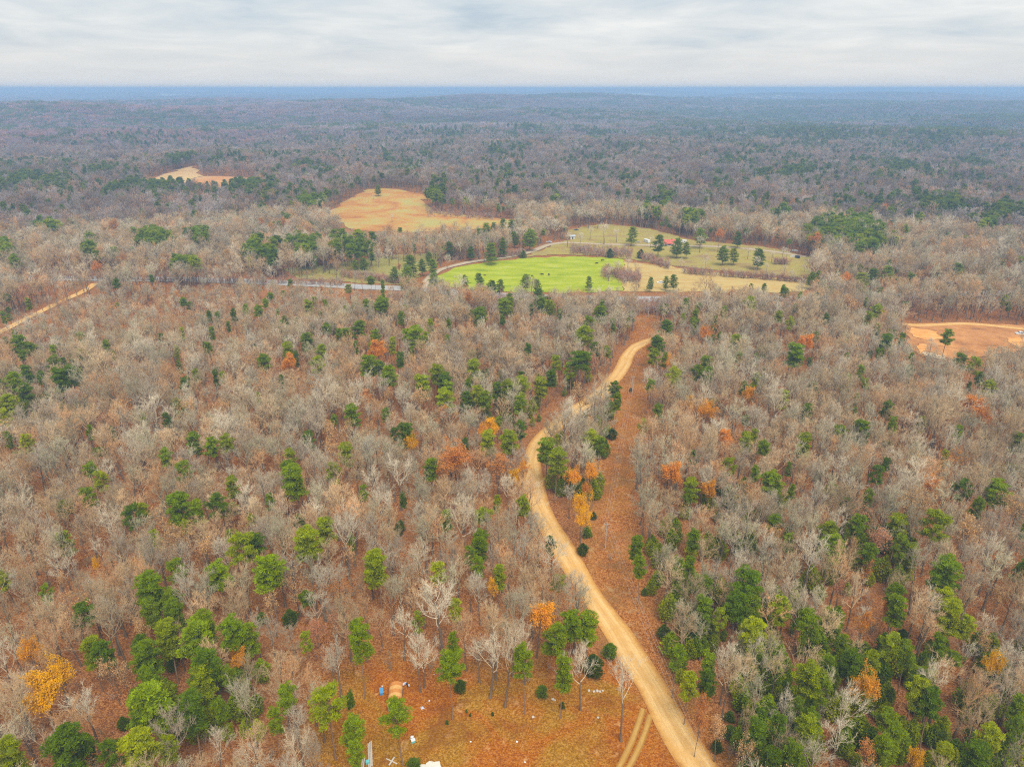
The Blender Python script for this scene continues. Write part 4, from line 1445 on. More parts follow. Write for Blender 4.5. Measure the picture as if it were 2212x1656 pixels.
used = {}
NAMES = {'pine': ('pine_tree', 'pine tree', 'evergreen pines standing among the bare trees'), 'bare': ('bare_tree', 'tree', 'leafless hardwoods of the nearer woods'),
         'cedar': ('cedar_shrub', 'shrub', 'small dark cedars')}
AW = ['bright yellow', 'golden orange', 'orange', 'tan leaved', 'russet brown', 'dusty red']


def tree_look(t):
    big = 'big ' if t[5] > 7.6 else ('small ' if t[5] < 5.0 else '')
    c = t[6]
    if t[0] == 'pine':
        return big + ('dark green' if c[1] < 0.36 else 'lime green' if c[0] > 0.46 else 'green') + ' pine'
    if t[0] == 'cedar':
        return ('small ' if t[4] < 2.5 else '') + 'dark green cedar'
    if t[0] == 'bare':
        s = c[0] / max(c[2], 1e-3)
        return big + 'bare ' + ('pale grey' if c[0] > 0.62 else 'grey' if s < 1.9 else 'olive grey' if c[1] > c[0] * 0.88 else 'brown') + ' tree'
    return big + AW[int(t[0][3])] + ' tree'


hand = {'pine': 0, 'bare': 0}
pine_i = bare_i = 0
for t in TREES:
    kind, x, y, gz, Ht, wid, tint, var = t
    if kind == 'pine':
        slim = Ht / max(wid, 1) > 2.6
        pr = YARD[int(rng.integers(0, 3))] if var == 'open' else PINE[var] if var is not None else PINE[int(rng.choice([1, 3, 7, 4] if slim else [0, 2, 5, 6, 1, 4]))]
        nm, cat, grp = NAMES['pine']
    elif kind == 'bare':
        pr = BARE[int(rng.integers(0, 14)) if var is None else [0, 5, 2, 3, 1][var]]
        nm, cat, grp = NAMES['bare']
    elif kind == 'cedar':
        pr = CED[int(rng.integers(0, 3))]
        nm, cat, grp = NAMES['cedar']
    else:
        ci = int(kind[3])
        pr = AUT[int(rng.choice([[0, 1], [0, 1], [0, 2, 1], [3, 4, 5], [1, 2, 3], [3, 2, 4]][ci]))]
        nm = ['yellow_tree', 'golden_tree', 'orange_tree', 'tan_tree', 'russet_tree', 'red_tree'][ci]
        cat, grp = 'tree', 'trees still holding autumn leaves'
    sx = wid / pr.W
    if kind == 'bare':
        sx = min(max(sx, 0.62 * Ht / pr.H), 1.3 * Ht / pr.H)
    root = empty(nm, (x, y, gz - 0.05), float(rng.uniform(0, 6.28)), (sx, sx * float(rng.uniform(0.9, 1.1)), Ht / pr.H))
    root.rotation_euler[0] = float(rng.normal(0, 0.03))
    root.rotation_euler[1] = float(rng.normal(0, 0.03))
    tl = [float(q) for q in tint]
    for pn, me in (('trunk', pr.trunk), ('crown' if pr.extra is None else 'branches', pr.crown), ('crown', pr.extra)):
        if me is not None:
            o = put(pn, me, root)
            o['tint'] = tl
    tag(root, label_for(t), cat, grp)

# --- and all the others
for k in ('bare', 'pine'):
    sel = ~single & (NEAR['pine'] if k == 'pine' else ~NEAR['pine'] & ~NEAR['tan'])
    p, z, h = NEAR['P'][sel], NEAR['Z'][sel], NEAR['H'][sel]
    n = len(p)
    if k == 'bare':
        sc_ = h / 17.0
        s = np.stack([sc_ * rng.uniform(0.72, 1.12, n), sc_ * rng.uniform(0.72, 1.12, n), sc_], 1)
        m2 = len(P2[~pin2])
        s2 = (H2[~pin2] / 17.0)[:, None] * np.stack([rng.uniform(0.95, 1.35, m2), rng.uniform(0.95, 1.35, m2), np.ones(m2)], 1)
        xyz = np.vstack([np.c_[p, z], np.c_[P2[~pin2], Z2[~pin2]]])
        idx = np.r_[rng.integers(0, 14, n), 14 + rng.integers(0, 5, m2)]
        tt = np.vstack([bare_tints(p), bare_tints(P2[~pin2]) * np.array([0.62, 0.60, 0.74]) * np.clip(1 + 0.17 * vnoise(P2[~pin2], 120, 61) + 0.1 * vnoise(P2[~pin2], 45, 62), 0.5, 1.5)[:, None]])  # middle woods: distance haze painted into the tint, darker and purplish
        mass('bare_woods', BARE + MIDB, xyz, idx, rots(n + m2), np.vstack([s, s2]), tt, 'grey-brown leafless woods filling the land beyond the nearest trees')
    else:
        ex = np.array([[t[1], t[2], t[3], t[4], t[5]] for t in extra_pines]).reshape(-1, 5)
        st = STAND_P
        xyz = np.vstack([np.c_[p, z], ex[:, :3], st, np.c_[P2[pin2], Z2[pin2]]])
        hh = np.r_[rng.uniform(8, 15, n), ex[:, 3], rng.uniform(16, 21.5, len(st)), rng.uniform(14, 20, pin2.sum())]
        ww = np.r_[rng.uniform(3.2, 5.4, n), ex[:, 4], rng.uniform(6, 9, len(st)), rng.uniform(5, 8, pin2.sum())]
        N = len(xyz)
        dd = np.hypot(xyz[:, 0], xyz[:, 1])
        idx = np.where(dd < 650, rng.integers(0, 8, N), 8 + rng.integers(0, 4, N))
        s = np.stack([ww / 7.0, ww / 7.0, hh / 16.0], 1)
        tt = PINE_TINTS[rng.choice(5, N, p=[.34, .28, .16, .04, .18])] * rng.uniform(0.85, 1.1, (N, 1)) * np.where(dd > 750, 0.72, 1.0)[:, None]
        mass('pine_woods', PINE + MIDP, xyz, idx, rots(N, 0.03), s, tt, 'dark green pines in stands across the middle distance')
sel = NEAR['tan']
n = int(sel.sum())
m2 = 260
i2 = rng.choice(len(P2), m2, replace=False)
xyz = np.vstack([np.c_[NEAR['P'][sel], NEAR['Z'][sel]], np.c_[P2[i2] + 2.5, Z2[i2]]])
hh = np.r_[NEAR['H'][sel] * 0.85, H2[i2]] / 15.0
tt = np.array(AUT_TINTS)[rng.choice([2, 3, 4, 5], n + m2, p=[.05, .65, .15, .15])] * rng.uniform(0.7, 0.95, (n + m2, 1))
mass('tan_leaf_woods', AUT, xyz, rng.choice([3, 4, 5, 5], n + m2), rots(n + m2), np.stack([hh, hh, hh], 1), tt, 'scattered trees with tan and russet leaves among the bare woods')

for nm, protos, a, b, lab in (('far_bare_woods', FARB, ~pin3, ~pin4, 'purple-grey leafless woods rolling to the far ridges'), ('far_pine_woods', FARP, pin3, pin4, 'blue-green pine woods on the far slopes')):
    xyz = np.vstack([np.c_[P3[a], Z3[a]], np.c_[P4[b], Z4[b]]])
    n = len(xyz)
    s = np.r_[np.ones(a.sum()), np.full(b.sum(), 2.1)]
    s = np.stack([s * rng.uniform(0.95, 1.2, n), s * rng.uniform(0.95, 1.2, n), np.where(s > 1.5, 1.0, 1.0) * rng.uniform(0.85, 1.2, n)], 1)
    if protos is FARB:
        i = rng.integers(0, 8, n)
        tt = BARE_TINTS[i] * np.array([0.95, 0.95, 1.35]) * rng.uniform(0.32, 0.56, (n, 1)) * (1 + 0.2 * vnoise(xyz[:, :2], 700, 51))[:, None] * (1 + np.array([0.25, -0.05, 0.0]) * sstep(-0.05, -0.5, np.arctan2(xyz[:, 0], xyz[:, 1]))[:, None])  # bluish haze of distance painted into the darkened twig tint; redder to the left
    else:
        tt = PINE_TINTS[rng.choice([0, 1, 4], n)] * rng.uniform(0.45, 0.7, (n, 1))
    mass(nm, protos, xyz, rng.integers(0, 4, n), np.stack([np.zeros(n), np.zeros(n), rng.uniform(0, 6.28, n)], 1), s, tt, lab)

# undergrowth
YP = []
for r_, x0, y0, x1, y1, m in ((9, 0, 450, 1000, 900, 60), (9, 350, 900, 1000, 1656, 90), (9, 1000, 850, 2211, 1656, 90), (9, 900, 60, 1500, 500, 45), (7, 850, 800, 1700, 1500, 40), (4, 0, 450, 500, 800, 40), (5, 780, 500, 1300, 800, 45), (5, 1300, 500, 1800, 1300, 45), (8, 1850, 100, 2211, 1200, 45), (6, 0, 1200, 700, 1656, 40)):
    u_, v_ = zp(r_, rng.uniform(x0, x1, m), rng.uniform(y0, y1, m))
    hx, hy, hz = at(u_, v_, 2.0)
    YP.append(np.stack([hx, hy, hz], 1))
YP = np.vstack(YP)
ok_ = (dist_line(YP[:, :2], ROAD) > 5) & ~inside(YP[:, :2], CUT)
YP = YP[ok_]
n = len(YP)
hh = rng.uniform(3.0, 8.0, n)
ss = np.stack([hh * 0.55 / 2.6, hh * 0.55 / 2.6, hh / 5.0], 1)
mass('young_evergreens', CED, YP, rng.integers(0, 3, n), rots(n, 0.05), ss, PINE_TINTS[rng.choice(5, n, p=[.3, .2, .25, .2, .05])] * rng.uniform(0.85, 1.15, (n, 1)), 'low green young evergreens under the taller trees')
PU, ZU = scatter(3.1, 80, 420, 60)
bad = (dist_line(PU, ROAD) < 4.2) | (inside(PU, CUT) & (rng.random(len(PU)) < 0.985)) | (inside(PU, CLEARING) & (rng.random(len(PU)) < 0.99))
for k, poly in POLY.items():
    bad |= inside(PU, poly)
bad |= rng.random(len(PU)) < 0.6
PU, ZU = PU[~bad], ZU[~bad]
n = len(PU)
s = rng.uniform(0.5, 1.5, n)
tt = np.array([(0.42, 0.25, 0.15), (0.45, 0.32, 0.22), (0.50, 0.22, 0.10), (0.34, 0.27, 0.18)])[rng.integers(0, 4, n)] * rng.uniform(0.8, 1.15, (n, 1))
HB = []
for r_, x0, y0, x1, y1, wd, m in ((2, 1480, 1185, 1880, 1215, 26, 260), (2, 1950, 1230, 2120, 1290, 16, 120), (3, 0, 1325, 800, 1385, 5, 230), (2, 1690, 1330, 1930, 1370, 40, 260), (2, 550, 935, 980, 970, 22, 200), (2, 1150, 1215, 1180, 1222, 8, 20),
                              (3, 600, 1266, 680, 1270, 5, 40), (2, 950, 1225, 1200, 1205, 6, 60), (2, 650, 1235, 900, 1210, 30, 110), (1, 0, 1345, 2211, 1400, 9, 420), (2, 0, 1345, 420, 1390, 14, 160),
                              (2, 300, 1530, 1000, 1545, 44, 420), (2, 1000, 1545, 2211, 1560, 40, 700), (3, 0, 1560, 800, 1560, 40, 480), (3, 800, 1555, 1700, 1530, 40, 420)):
    t = rng.random(m)
    uu, vv = zp(r_, x0 + (x1 - x0) * t + rng.normal(0, 8, m), y0 + (y1 - y0) * t + rng.normal(0, wd * 0.5, m))
    hx, hy, hz = at(uu, vv, 1.5)
    HB.append(np.stack([hx, hy, hz], 1))
HB = np.vstack(HB)
hb_n = len(HB)
PU, ZU = np.vstack([PU, HB[:, :2]]), np.r_[ZU, HB[:, 2]]
s = np.r_[s, np.where(np.arange(hb_n) >= hb_n - 2020, rng.uniform(1.6, 2.9, hb_n), rng.uniform(1.0, 2.4, hb_n))]
tt = np.vstack([tt, np.array([(0.45, 0.26, 0.18), (0.42, 0.32, 0.24), (0.50, 0.24, 0.14)])[rng.integers(0, 3, hb_n)]])
n = len(PU)
mass('undergrowth', SAP, np.c_[PU, ZU], rng.integers(0, 5, n), rots(n, 0.1), np.stack([s, s, s], 1), tt, 'thin brown saplings and brush on the forest floor')
# ------------------------------------------------------------------ buildings, vehicles, poles, cattle and small things
M_RUST = mat_plain('rusty sheet metal', (0.62, 0.25, 0.06), 0.8, 0.2, 0.0, 0.45, 1.5)
M_RUST2 = mat_plain('pale rusted sheet metal', (0.72, 0.40, 0.13), 0.8, 0.2, 0.0, 0.35, 1.2)
M_BOARD = mat_plain('weathered boards', (0.33, 0.25, 0.18), 0.9, 0.1, 0.0, 0.3, 3.0)
M_LUMBER = mat_plain('bleached lumber', (0.58, 0.50, 0.40), 0.9, 0.1, 0.0, 0.25, 3.0)
M_WHITE = mat_plain('white paint', (0.78, 0.78, 0.76), 0.6, 0.3, 0.0, 0.08, 0.6)
M_OFFW = mat_plain('dirty white panel', (0.70, 0.66, 0.56), 0.7, 0.2, 0.0, 0.15, 1.0)
M_GREYR = mat_plain('grey metal roof', (0.46, 0.50, 0.54), 0.5, 0.4, 0.0, 0.12, 0.6)
M_REDR = mat_plain('red metal roof', (0.62, 0.13, 0.08), 0.55, 0.4, 0.0, 0.15, 0.7)
M_DARK = mat_plain('dark opening', (0.035, 0.033, 0.035), 0.5, 0.3, 0.0, 0.2, 1.0)
M_GLASS = mat_plain('window glass', (0.06, 0.075, 0.09), 0.15, 0.6, 0.0, 0.2, 1.0)
M_TYRE = mat_plain('black rubber', (0.03, 0.03, 0.03), 0.9, 0.1, 0.0, 0.2, 4.0)
M_BLUE = mat_plain('blue plastic', (0.10, 0.33, 0.60), 0.5, 0.3, 0.0, 0.1, 2.0)
M_TEAL = mat_plain('teal plastic', (0.18, 0.62, 0.60), 0.5, 0.3, 0.0, 0.1, 2.0)
M_NAVY = mat_plain('dark blue paint', (0.03, 0.04, 0.10), 0.35, 0.5, 0.0, 0.1, 2.0)
M_SILV = mat_plain('silver paint', (0.55, 0.60, 0.68), 0.35, 0.5, 0.0, 0.08, 1.0)
M_TANP = mat_plain('tan paint', (0.52, 0.44, 0.32), 0.5, 0.4, 0.0, 0.1, 1.0)
M_POLE = mat_plain('grey weathered pole', (0.50, 0.44, 0.36), 0.9, 0.1, 0.0, 0.25, 1.5)
M_WIRE = mat_plain('aluminium wire', (0.55, 0.53, 0.50), 0.5, 0.4, 0.3, 0.05, 1.0)
M_CERAM = mat_plain('grey ceramic', (0.5, 0.5, 0.5), 0.4, 0.4)
M_COW = mat_plain('black hide', (0.018, 0.016, 0.016), 0.75, 0.2, 0.0, 0.3, 2.0)
M_CALF = mat_plain('brown hide', (0.12, 0.05, 0.025), 0.75, 0.2, 0.0, 0.3, 2.0)
M_STONE = mat_plain('pale stone', (0.58, 0.50, 0.40), 0.95, 0.1, 0.0, 0.3, 2.0)


def spot(u, v):
    a = at(np.array([float(u)]), np.array([float(v)]))
    return float(a[0][0]), float(a[1][0]), float(a[2][0])


def zspot(r, x, y):
    return spot(*zp(r, x, y))


def sspot(x, y):
    return spot(x / 3.0, y / 3.0)


def house(name, label, loc, rz, L, D, hw, hr, wall, roof, cat='house', porch=False, windows=3, chimney=False, group=None):
    r = tag(empty(name, loc, rz), label, cat, group)
    MB().box(-L / 2, L / 2, -D / 2, D / 2, -0.4, hw).build('wall', wall, r)
    e = 0.45
    for s in (-1, 1):
        y0, y1 = s * (D / 2 + e), 0
        zlo, zhi = hw - 0.02, hw + hr
        m = MB()
        m.add([(-L / 2 - e, y0, zlo), (L / 2 + e, y0, zlo), (L / 2 + e, y1, zhi), (-L / 2 - e, y1, zhi), (-L / 2 - e, y0, zlo + 0.12), (L / 2 + e, y0, zlo + 0.12), (L / 2 + e, y1, zhi + 0.12), (-L / 2 - e, y1, zhi + 0.12)],
              [(0, 1, 2, 3), (7, 6, 5, 4), (0, 4, 5, 1), (1, 5, 6, 2), (2, 6, 7, 3), (3, 7, 4, 0)])
        ro = m.build('roof_slope', roof, r)
        for q in range(int(L / 1.2)):
            x = -L / 2 + 0.6 + q * 1.2
            MB().add([(x - 0.04, y0, zlo + 0.12), (x + 0.04, y0, zlo + 0.12), (x + 0.04, y1, zhi + 0.12), (x - 0.04, y1, zhi + 0.12), (x - 0.04, y0, zlo + 0.18), (x + 0.04, y0, zlo + 0.18), (x + 0.04, y1, zhi + 0.18), (x - 0.04, y1, zhi + 0.18)],
                     [(7, 6, 5, 4), (0, 4, 5, 1), (1, 5, 6, 2), (2, 6, 7, 3), (3, 7, 4, 0)]).build('seam', roof, ro)
    for sx in (-1, 1):
        MB().add([(sx * (L / 2 + 0.003), -D / 2, hw), (sx * (L / 2 + 0.003), D / 2, hw), (sx * (L / 2 + 0.003), 0, hw + hr - 0.02), (sx * (L / 2 - 0.1), -D / 2, hw), (sx * (L / 2 - 0.1), D / 2, hw), (sx * (L / 2 - 0.1), 0, hw + hr - 0.02)],
                 [(0, 1, 2), (5, 4, 3), (0, 3, 4, 1), (1, 4, 5, 2), (2, 5, 3, 0)]).build('gable', wall, r)
    MB().box(-0.5, 0.5, -D / 2 - 0.05, -D / 2 + 0.05, 0, min(2.1, hw - 0.15)).build('door', M_DARK, r)
    for q in range(windows):
        x = -L / 2 + (q + 0.5) * L / windows
        if abs(x) < 1.1:
            continue
        w = MB().box(x - 0.5, x + 0.5, -D / 2 - 0.06, -D / 2 + 0.04, 0.9, min(2.0, hw - 0.2)).build('window', M_WHITE, r)
        MB().box(x - 0.42, x + 0.42, -D / 2 - 0.075, -D / 2 - 0.05, 0.98, min(1.92, hw - 0.28)).build('pane', M_GLASS, w)
    if porch:
        MB().box(-L / 2 + 0.3, L / 2 - 0.3, -D / 2 - 2.4, -D / 2 - 0.1, -0.3, 0.25).build('porch_floor', M_BOARD, r)
        m = MB()
        m.add([(-L / 2, -D / 2 - 2.7, hw - 0.75), (L / 2, -D / 2 - 2.7, hw - 0.75), (L / 2, -D / 2 - 0.3, hw + 0.05), (-L / 2, -D / 2 - 0.3, hw + 0.05), (-L / 2, -D / 2 - 2.7, hw - 0.65), (L / 2, -D / 2 - 2.7, hw - 0.65), (L / 2, -D / 2 - 0.3, hw + 0.15), (-L / 2, -D / 2 - 0.3, hw + 0.15)],
              [(0, 1, 2, 3), (7, 6, 5, 4), (0, 4, 5, 1), (1, 5, 6, 2), (2, 6, 7, 3), (3, 7, 4, 0)])
        m.build('porch_roof', roof, r)
        for q in range(4):
            x = -L / 2 + 0.5 + q * (L - 1) / 3
            MB().box(x - 0.08, x + 0.08, -D / 2 - 2.55, -D / 2 - 2.4, 0.25, hw - 0.72).build('porch_post', M_WHITE, r)
    if chimney:
        MB().box(L / 4 - 0.4, L / 4 + 0.4, -0.4, 0.4, hw + hr - 0.6, hw + hr + 0.9).build('chimney', M_REDR, r)
    return r


def car(name, label, loc, rz, paint, kind='car', cat='car', group=None):
    r = tag(empty(name, loc, rz), label, cat, group)
    L, Wd = (4.6, 1.8) if kind == 'car' else (5.5, 2.0)
    h = 0.34
    if kind == 'car':
        prof = [(-L / 2, h), (L / 2, h), (L / 2, 0.72), (L / 2 - 0.15, 0.84), (L / 2 - 1.3, 0.95), (-L / 2 + 0.7, 1.0), (-L / 2 + 0.05, 0.9)]
        cab = [(-L / 2 + 0.55, 0.98), (L / 2 - 1.25, 0.94), (L / 2 - 2.0, 1.44), (-L / 2 + 1.1, 1.46)]
    else:
        prof = [(-L / 2, h + 0.1), (L / 2, h + 0.1), (L / 2, 0.9), (L / 2 - 0.15, 1.05), (L / 2 - 1.4, 1.12), (-L / 2, 1.1)]
        cab = [(-0.55, 1.1), (L / 2 - 1.35, 1.1), (L / 2 - 1.95, 1.78), (-0.4, 1.8)]
    rot90 = lambda m: m
    b = MB().prism(prof, -Wd / 2, Wd / 2).build('body', paint, r, bevel=0.06)
    c = MB().prism(cab, -Wd / 2 + 0.1, Wd / 2 - 0.1).build('cabin', paint, r, bevel=0.05)
    (y0, z0), (y1, z1), (y2, z2), (y3, z3) = cab
    f = 0.012
    for s in (-1, 1):
        x = s * (Wd / 2 - 0.1 + f)
        MB().add([(x, y0 + 0.25, z0 + 0.06), (x, y1 - 0.2, z1 + 0.06), (x, y2 - 0.03, z2 - 0.08), (x, y3 + 0.05, z3 - 0.08), (x - s * 0.03, y0 + 0.25, z0 + 0.06), (x - s * 0.03, y1 - 0.2, z1 + 0.06), (x - s * 0.03, y2 - 0.03, z2 - 0.08), (x - s * 0.03, y3 + 0.05, z3 - 0.08)],
                 [(0, 1, 2, 3), (7, 6, 5, 4), (0, 4, 5, 1), (1, 5, 6, 2), (2, 6, 7, 3), (3, 7, 4, 0)]).build('side_window', M_GLASS, c)
    for (ya, za), (yb, zb), nm in (((y1, z1), (y2, z2), 'windscreen'), ((y0, z0), (y3, z3), 'rear_window')):
        s = 1 if nm == 'windscreen' else -1
        w = Wd / 2 - 0.25
        o = s * 0.02
        MB().add([(-w, ya + o, za + 0.06), (w, ya + o, za + 0.06), (w, yb + o, zb - 0.06), (-w, yb + o, zb - 0.06), (-w, ya - o, za + 0.06), (w, ya - o, za + 0.06), (w, yb - o, zb - 0.06), (-w, yb - o, zb - 0.06)],
                 [(0, 1, 2, 3), (7, 6, 5, 4), (0, 4, 5, 1), (1, 5, 6, 2), (2, 6, 7, 3), (3, 7, 4, 0)]).build(nm, M_GLASS, c)
    if kind == 'pickup':
        MB().box(-Wd / 2 + 0.12, Wd / 2 - 0.12, -L / 2 + 0.1, -0.7, 1.12, 1.135).build('load_bed', M_DARK, r)
    for sx in (-1, 1):
        for y in (-L / 2 + 0.9, L / 2 - 0.85):
            w = MB().tube([(sx * (Wd / 2 - 0.2), y, 0.33), (sx * (Wd / 2 + 0.02), y, 0.33)], 0.33, 12).build('wheel', M_TYRE, r)
            MB().tube([(sx * (Wd / 2 + 0.015), y, 0.33), (sx * (Wd / 2 + 0.04), y, 0.33)], 0.19, 10).build('rim', M_SILV, w)
        MB().box(sx * 0.62 - 0.2, sx * 0.62 + 0.2, L / 2 - 0.06, L / 2 + 0.03, 0.62, 0.76).build('headlight', M_WHITE, r)
    return r


def camper(label, loc, rz, L=7.0, name='camper_trailer'):
    r = tag(empty(name, loc, rz), label, 'trailer')
    MB().prism([(-L / 2, 0.5), (L / 2 - 0.5, 0.5), (L / 2, 1.2), (L / 2 - 0.15, 2.6), (L / 2 - 0.5, 2.85), (-L / 2 + 0.2, 2.9), (-L / 2, 2.7)], -1.15, 1.15).build('body', M_WHITE, r, bevel=0.08)
    for y in (-L / 4, L / 5):
        w = MB().box(1.13, 1.17, y - 0.5, y + 0.5, 1.5, 2.1).build('window', M_GLASS, r)
        MB().box(-1.17, -1.13, y - 0.5, y + 0.5, 1.5, 2.1).build('window', M_GLASS, r)
    MB().box(1.13, 1.18, -0.35, 0.3, 0.6, 2.3).build('door', M_OFFW, r)
    for s in (-1, 1):
        MB().tube([(s * 0.95, -0.6, 0.36), (s * 1.17, -0.6, 0.36)], 0.36, 12).build('wheel', M_TYRE, r)
    MB().tube([(0, L / 2 - 0.3, 0.5), (0, L / 2 + 1.0, 0.5)], 0.06, 6).build('hitch', M_DARK, r)
    return r


# --- the rusty shed in the clearing: a low hut under a bowed sheet-metal roof
sx, sy, sz = zspot(8, 352, 1225)
shed = tag(empty('rusty_shed', (sx, sy, sz), math.radians(4)), 'small shed with rust-orange bowed metal roof at edge of the clearing', 'shed')
hw_, dl = 1.45, 5.6
MB().box(-hw_ + 0.1, hw_ - 0.1, -dl / 2 + 0.1, dl / 2 - 0.1, -0.3, 1.75).build('wall', M_BOARD, shed)
nseg = 8
arc = [(-hw_ * math.cos(math.pi * (0.08 + 0.84 * i / 8)), 1.45 + 1.0 * math.sin(math.pi * (0.08 + 0.84 * i / 8))) for i in range(9)]
for k in range(6):
    y0 = -dl / 2 - 0.15 + k * (dl + 0.3) / 6
    y1 = y0 + (dl + 0.3) / 6 + 0.05
    m = MB()
    dz = 0.012 * (k % 2)
    for i in range(8):
        (xa, za), (xb, zb) = arc[i], arc[i + 1]
        m.add([(xa, y0, za + dz), (xb, y0, zb + dz), (xb, y1, zb + dz), (xa, y1, za + dz), (xa, y0, za + dz + 0.03), (xb, y0, zb + dz + 0.03), (xb, y1, zb + dz + 0.03), (xa, y1, za + dz + 0.03)],
              [(3, 2, 1, 0), (4, 5, 6, 7), (0, 1, 5, 4), (2, 3, 7, 6), (1, 2, 6, 5), (3, 0, 4, 7)])
    m.build('roof_sheet', (M_RUST2, M_RUST)[k % 2], shed)
for s in (-1, 1):
    MB().add([(x, s * (dl / 2 - 0.08), z - 0.02) for x, z in arc] + [(x, s * (dl / 2 - 0.14), z - 0.02) for x, z in arc],
             [tuple(range(9)), tuple(range(17, 8, -1))] + [(i, i + 1, i + 10, i + 9) for i in range(8)]).build('end_panel', M_BOARD, shed)
MB().box(-0.45, 0.45, -dl / 2 + 0.0, -dl / 2 + 0.08, 0, 1.6).build('door', M_DARK, shed)
# --- junk and small things in the clearing
jx, jy, jz = zspot(8, 400, 1128)
jp = tag(empty('junk_pile', (jx, jy, jz)), 'heap of dark and white junk behind the rusty shed', 'junk')
for i in range(16):
    a, r_ = rng.uniform(0, 6.28), rng.uniform(0, 1.0)
    w = rng.uniform(0.15, 0.4)
    x, y = 1.7 * r_ * math.cos(a), 0.8 * r_ * math.sin(a)
    o = MB().box(-w / 2, w / 2, -w / 2, w / 2, 0, w * 0.9).build('scrap', (M_DARK, M_WHITE, M_NAVY, M_SILV)[i % 4], jp, (x, y, 0.02 + 0.25 * (1 - r_)), rng.uniform(0, 3))


def bin_thing(name, label, cat, loc, rz, w, d, h, mat, lid, lidname='lid'):
    r = tag(empty(name, loc, rz), label, cat)
    MB().box(-w / 2, w / 2, -d / 2, d / 2, 0, h).build('body', mat, r, bevel=0.03)
    MB().box(-w / 2 - 0.04, w / 2 + 0.04, -d / 2 - 0.04, d / 2 + 0.04, h + 0.003, h + 0.08).build(lidname, lid, r)
    return r


bin_thing('storage_tote', 'blue plastic tote with pale end left of the rusty shed', 'tote', zspot(8, 261, 1172), 0.25, 0.75, 1.5, 0.6, M_BLUE, M_BLUE)
bin_thing('cooler', 'teal cooler with white lid right of the tall clearing pine', 'cooler', zspot(8, 465, 1490), 0.4, 0.75, 0.65, 0.5, M_TEAL, M_WHITE)
bin_thing('crate', 'teal crate beside the leaning boards at lower left', 'crate', zspot(8, 170, 1628), 0.2, 0.6, 0.6, 0.5, M_TEAL, M_TEAL)
bin_thing('white_bucket', 'white bucket just behind the teal cooler', 'bucket', zspot(8, 459, 1470), 0.0, 0.5, 0.5, 0.45, M_WHITE, M_WHITE)
bl = tag(empty('board_stack', zspot(8, 186, 1572), math.radians(12)), 'long grey boards lying together at lower left of the clearing', 'boards')
for i in range(3):
    MB().box(-0.42 + i * 0.3, -0.16 + i * 0.3, -3.4 + 0.3 * i, 2.6 + 0.2 * i, 0.05, 0.13 + 0.02 * i).build('board', M_LUMBER, bl)
b2 = tag(empty('board_pair', zspot(8, 140, 1632), math.radians(4)), 'two short boards left of the teal crate', 'boards')
for i in range(2):
    MB().box(-0.3 + i * 0.34, -0.05 + i * 0.34, -1.6, 1.3, 0.05, 0.13 + 0.02 * i).build('board', M_LUMBER, b2)
cr = tag(empty('crossed_planks', zspot(8, 327, 1617), 0.3), 'two pale planks crossed on the leaves near the bottom', 'planks')
MB().box(-0.12, 0.12, -1.3, 1.3, 0.05, 0.1).build('plank', M_LUMBER, cr, rz=0.8)
MB().box(-0.16, 0.16, -1.0, 1.0, 0.11, 0.16).build('plank', M_LUMBER, cr, rz=-0.7)
ts = tag(empty('roof_panel', zspot(8, 555, 1654), 0.15), 'pale torn roofing panels lying at the bottom edge', 'panel')
for i, (x, y, a) in enumerate(((-0.9, -0.3, 0.1), (0.6, 0.1, -0.12), (1.7, -0.2, 0.25))):
    MB().add([(-0.9, -1.0, 0), (0.8, -0.9, 0), (0.95, 0.7, 0.05), (-0.2, 0.95, 0.1), (-0.8, 0.5, 0.04), (-0.9, -1.0, 0.05), (0.8, -0.9, 0.05), (0.95, 0.7, 0.1), (-0.2, 0.95, 0.15), (-0.8, 0.5, 0.09)],
             [(4, 3, 2, 1, 0), (5, 6, 7, 8, 9)] + [(q, (q + 1) % 5, 5 + (q + 1) % 5, 5 + q) for q in range(5)]).build('panel', M_OFFW, ts, (x, y, 0.1 + 0.07 * i), a)
LIT = [(570, 1225, 'white scrap on the leaves right of the rusty shed'), (525, 1272, 'crumpled silver scrap near the rusty shed'), (1138, 1490, 'small white scrap in the middle of the clearing'), (1190, 1622, 'white scrap near the bottom of the clearing'),
       (838, 1490, 'pale scrap beside the bare patch in the clearing'), (265, 1130, 'white scrap behind the blue tote'), (600, 1055, 'pale scrap between the bare trees behind the shed')]
for i, (x, y, lb) in enumerate(LIT):
    w = (0.35, 0.7, 0.4, 0.35, 0.4, 0.4, 0.3)[i]
    MBm = MB().add([(-w / 2, -w / 3, 0.02), (w / 2, -w / 2, 0.05), (w / 2.4, w / 2, 0.16), (-w / 2.2, w / 2.2, 0.1), (0, 0, w * 0.55)], [(0, 1, 4), (1, 2, 4), (2, 3, 4), (3, 0, 4), (3, 2, 1, 0)])
    o = MBm.build('litter_scrap', M_SILV if i == 1 else M_WHITE, None, zspot(8, x, y), 0.7 * i)
    tag(o, lb, 'litter', 'scraps of litter in the clearing')
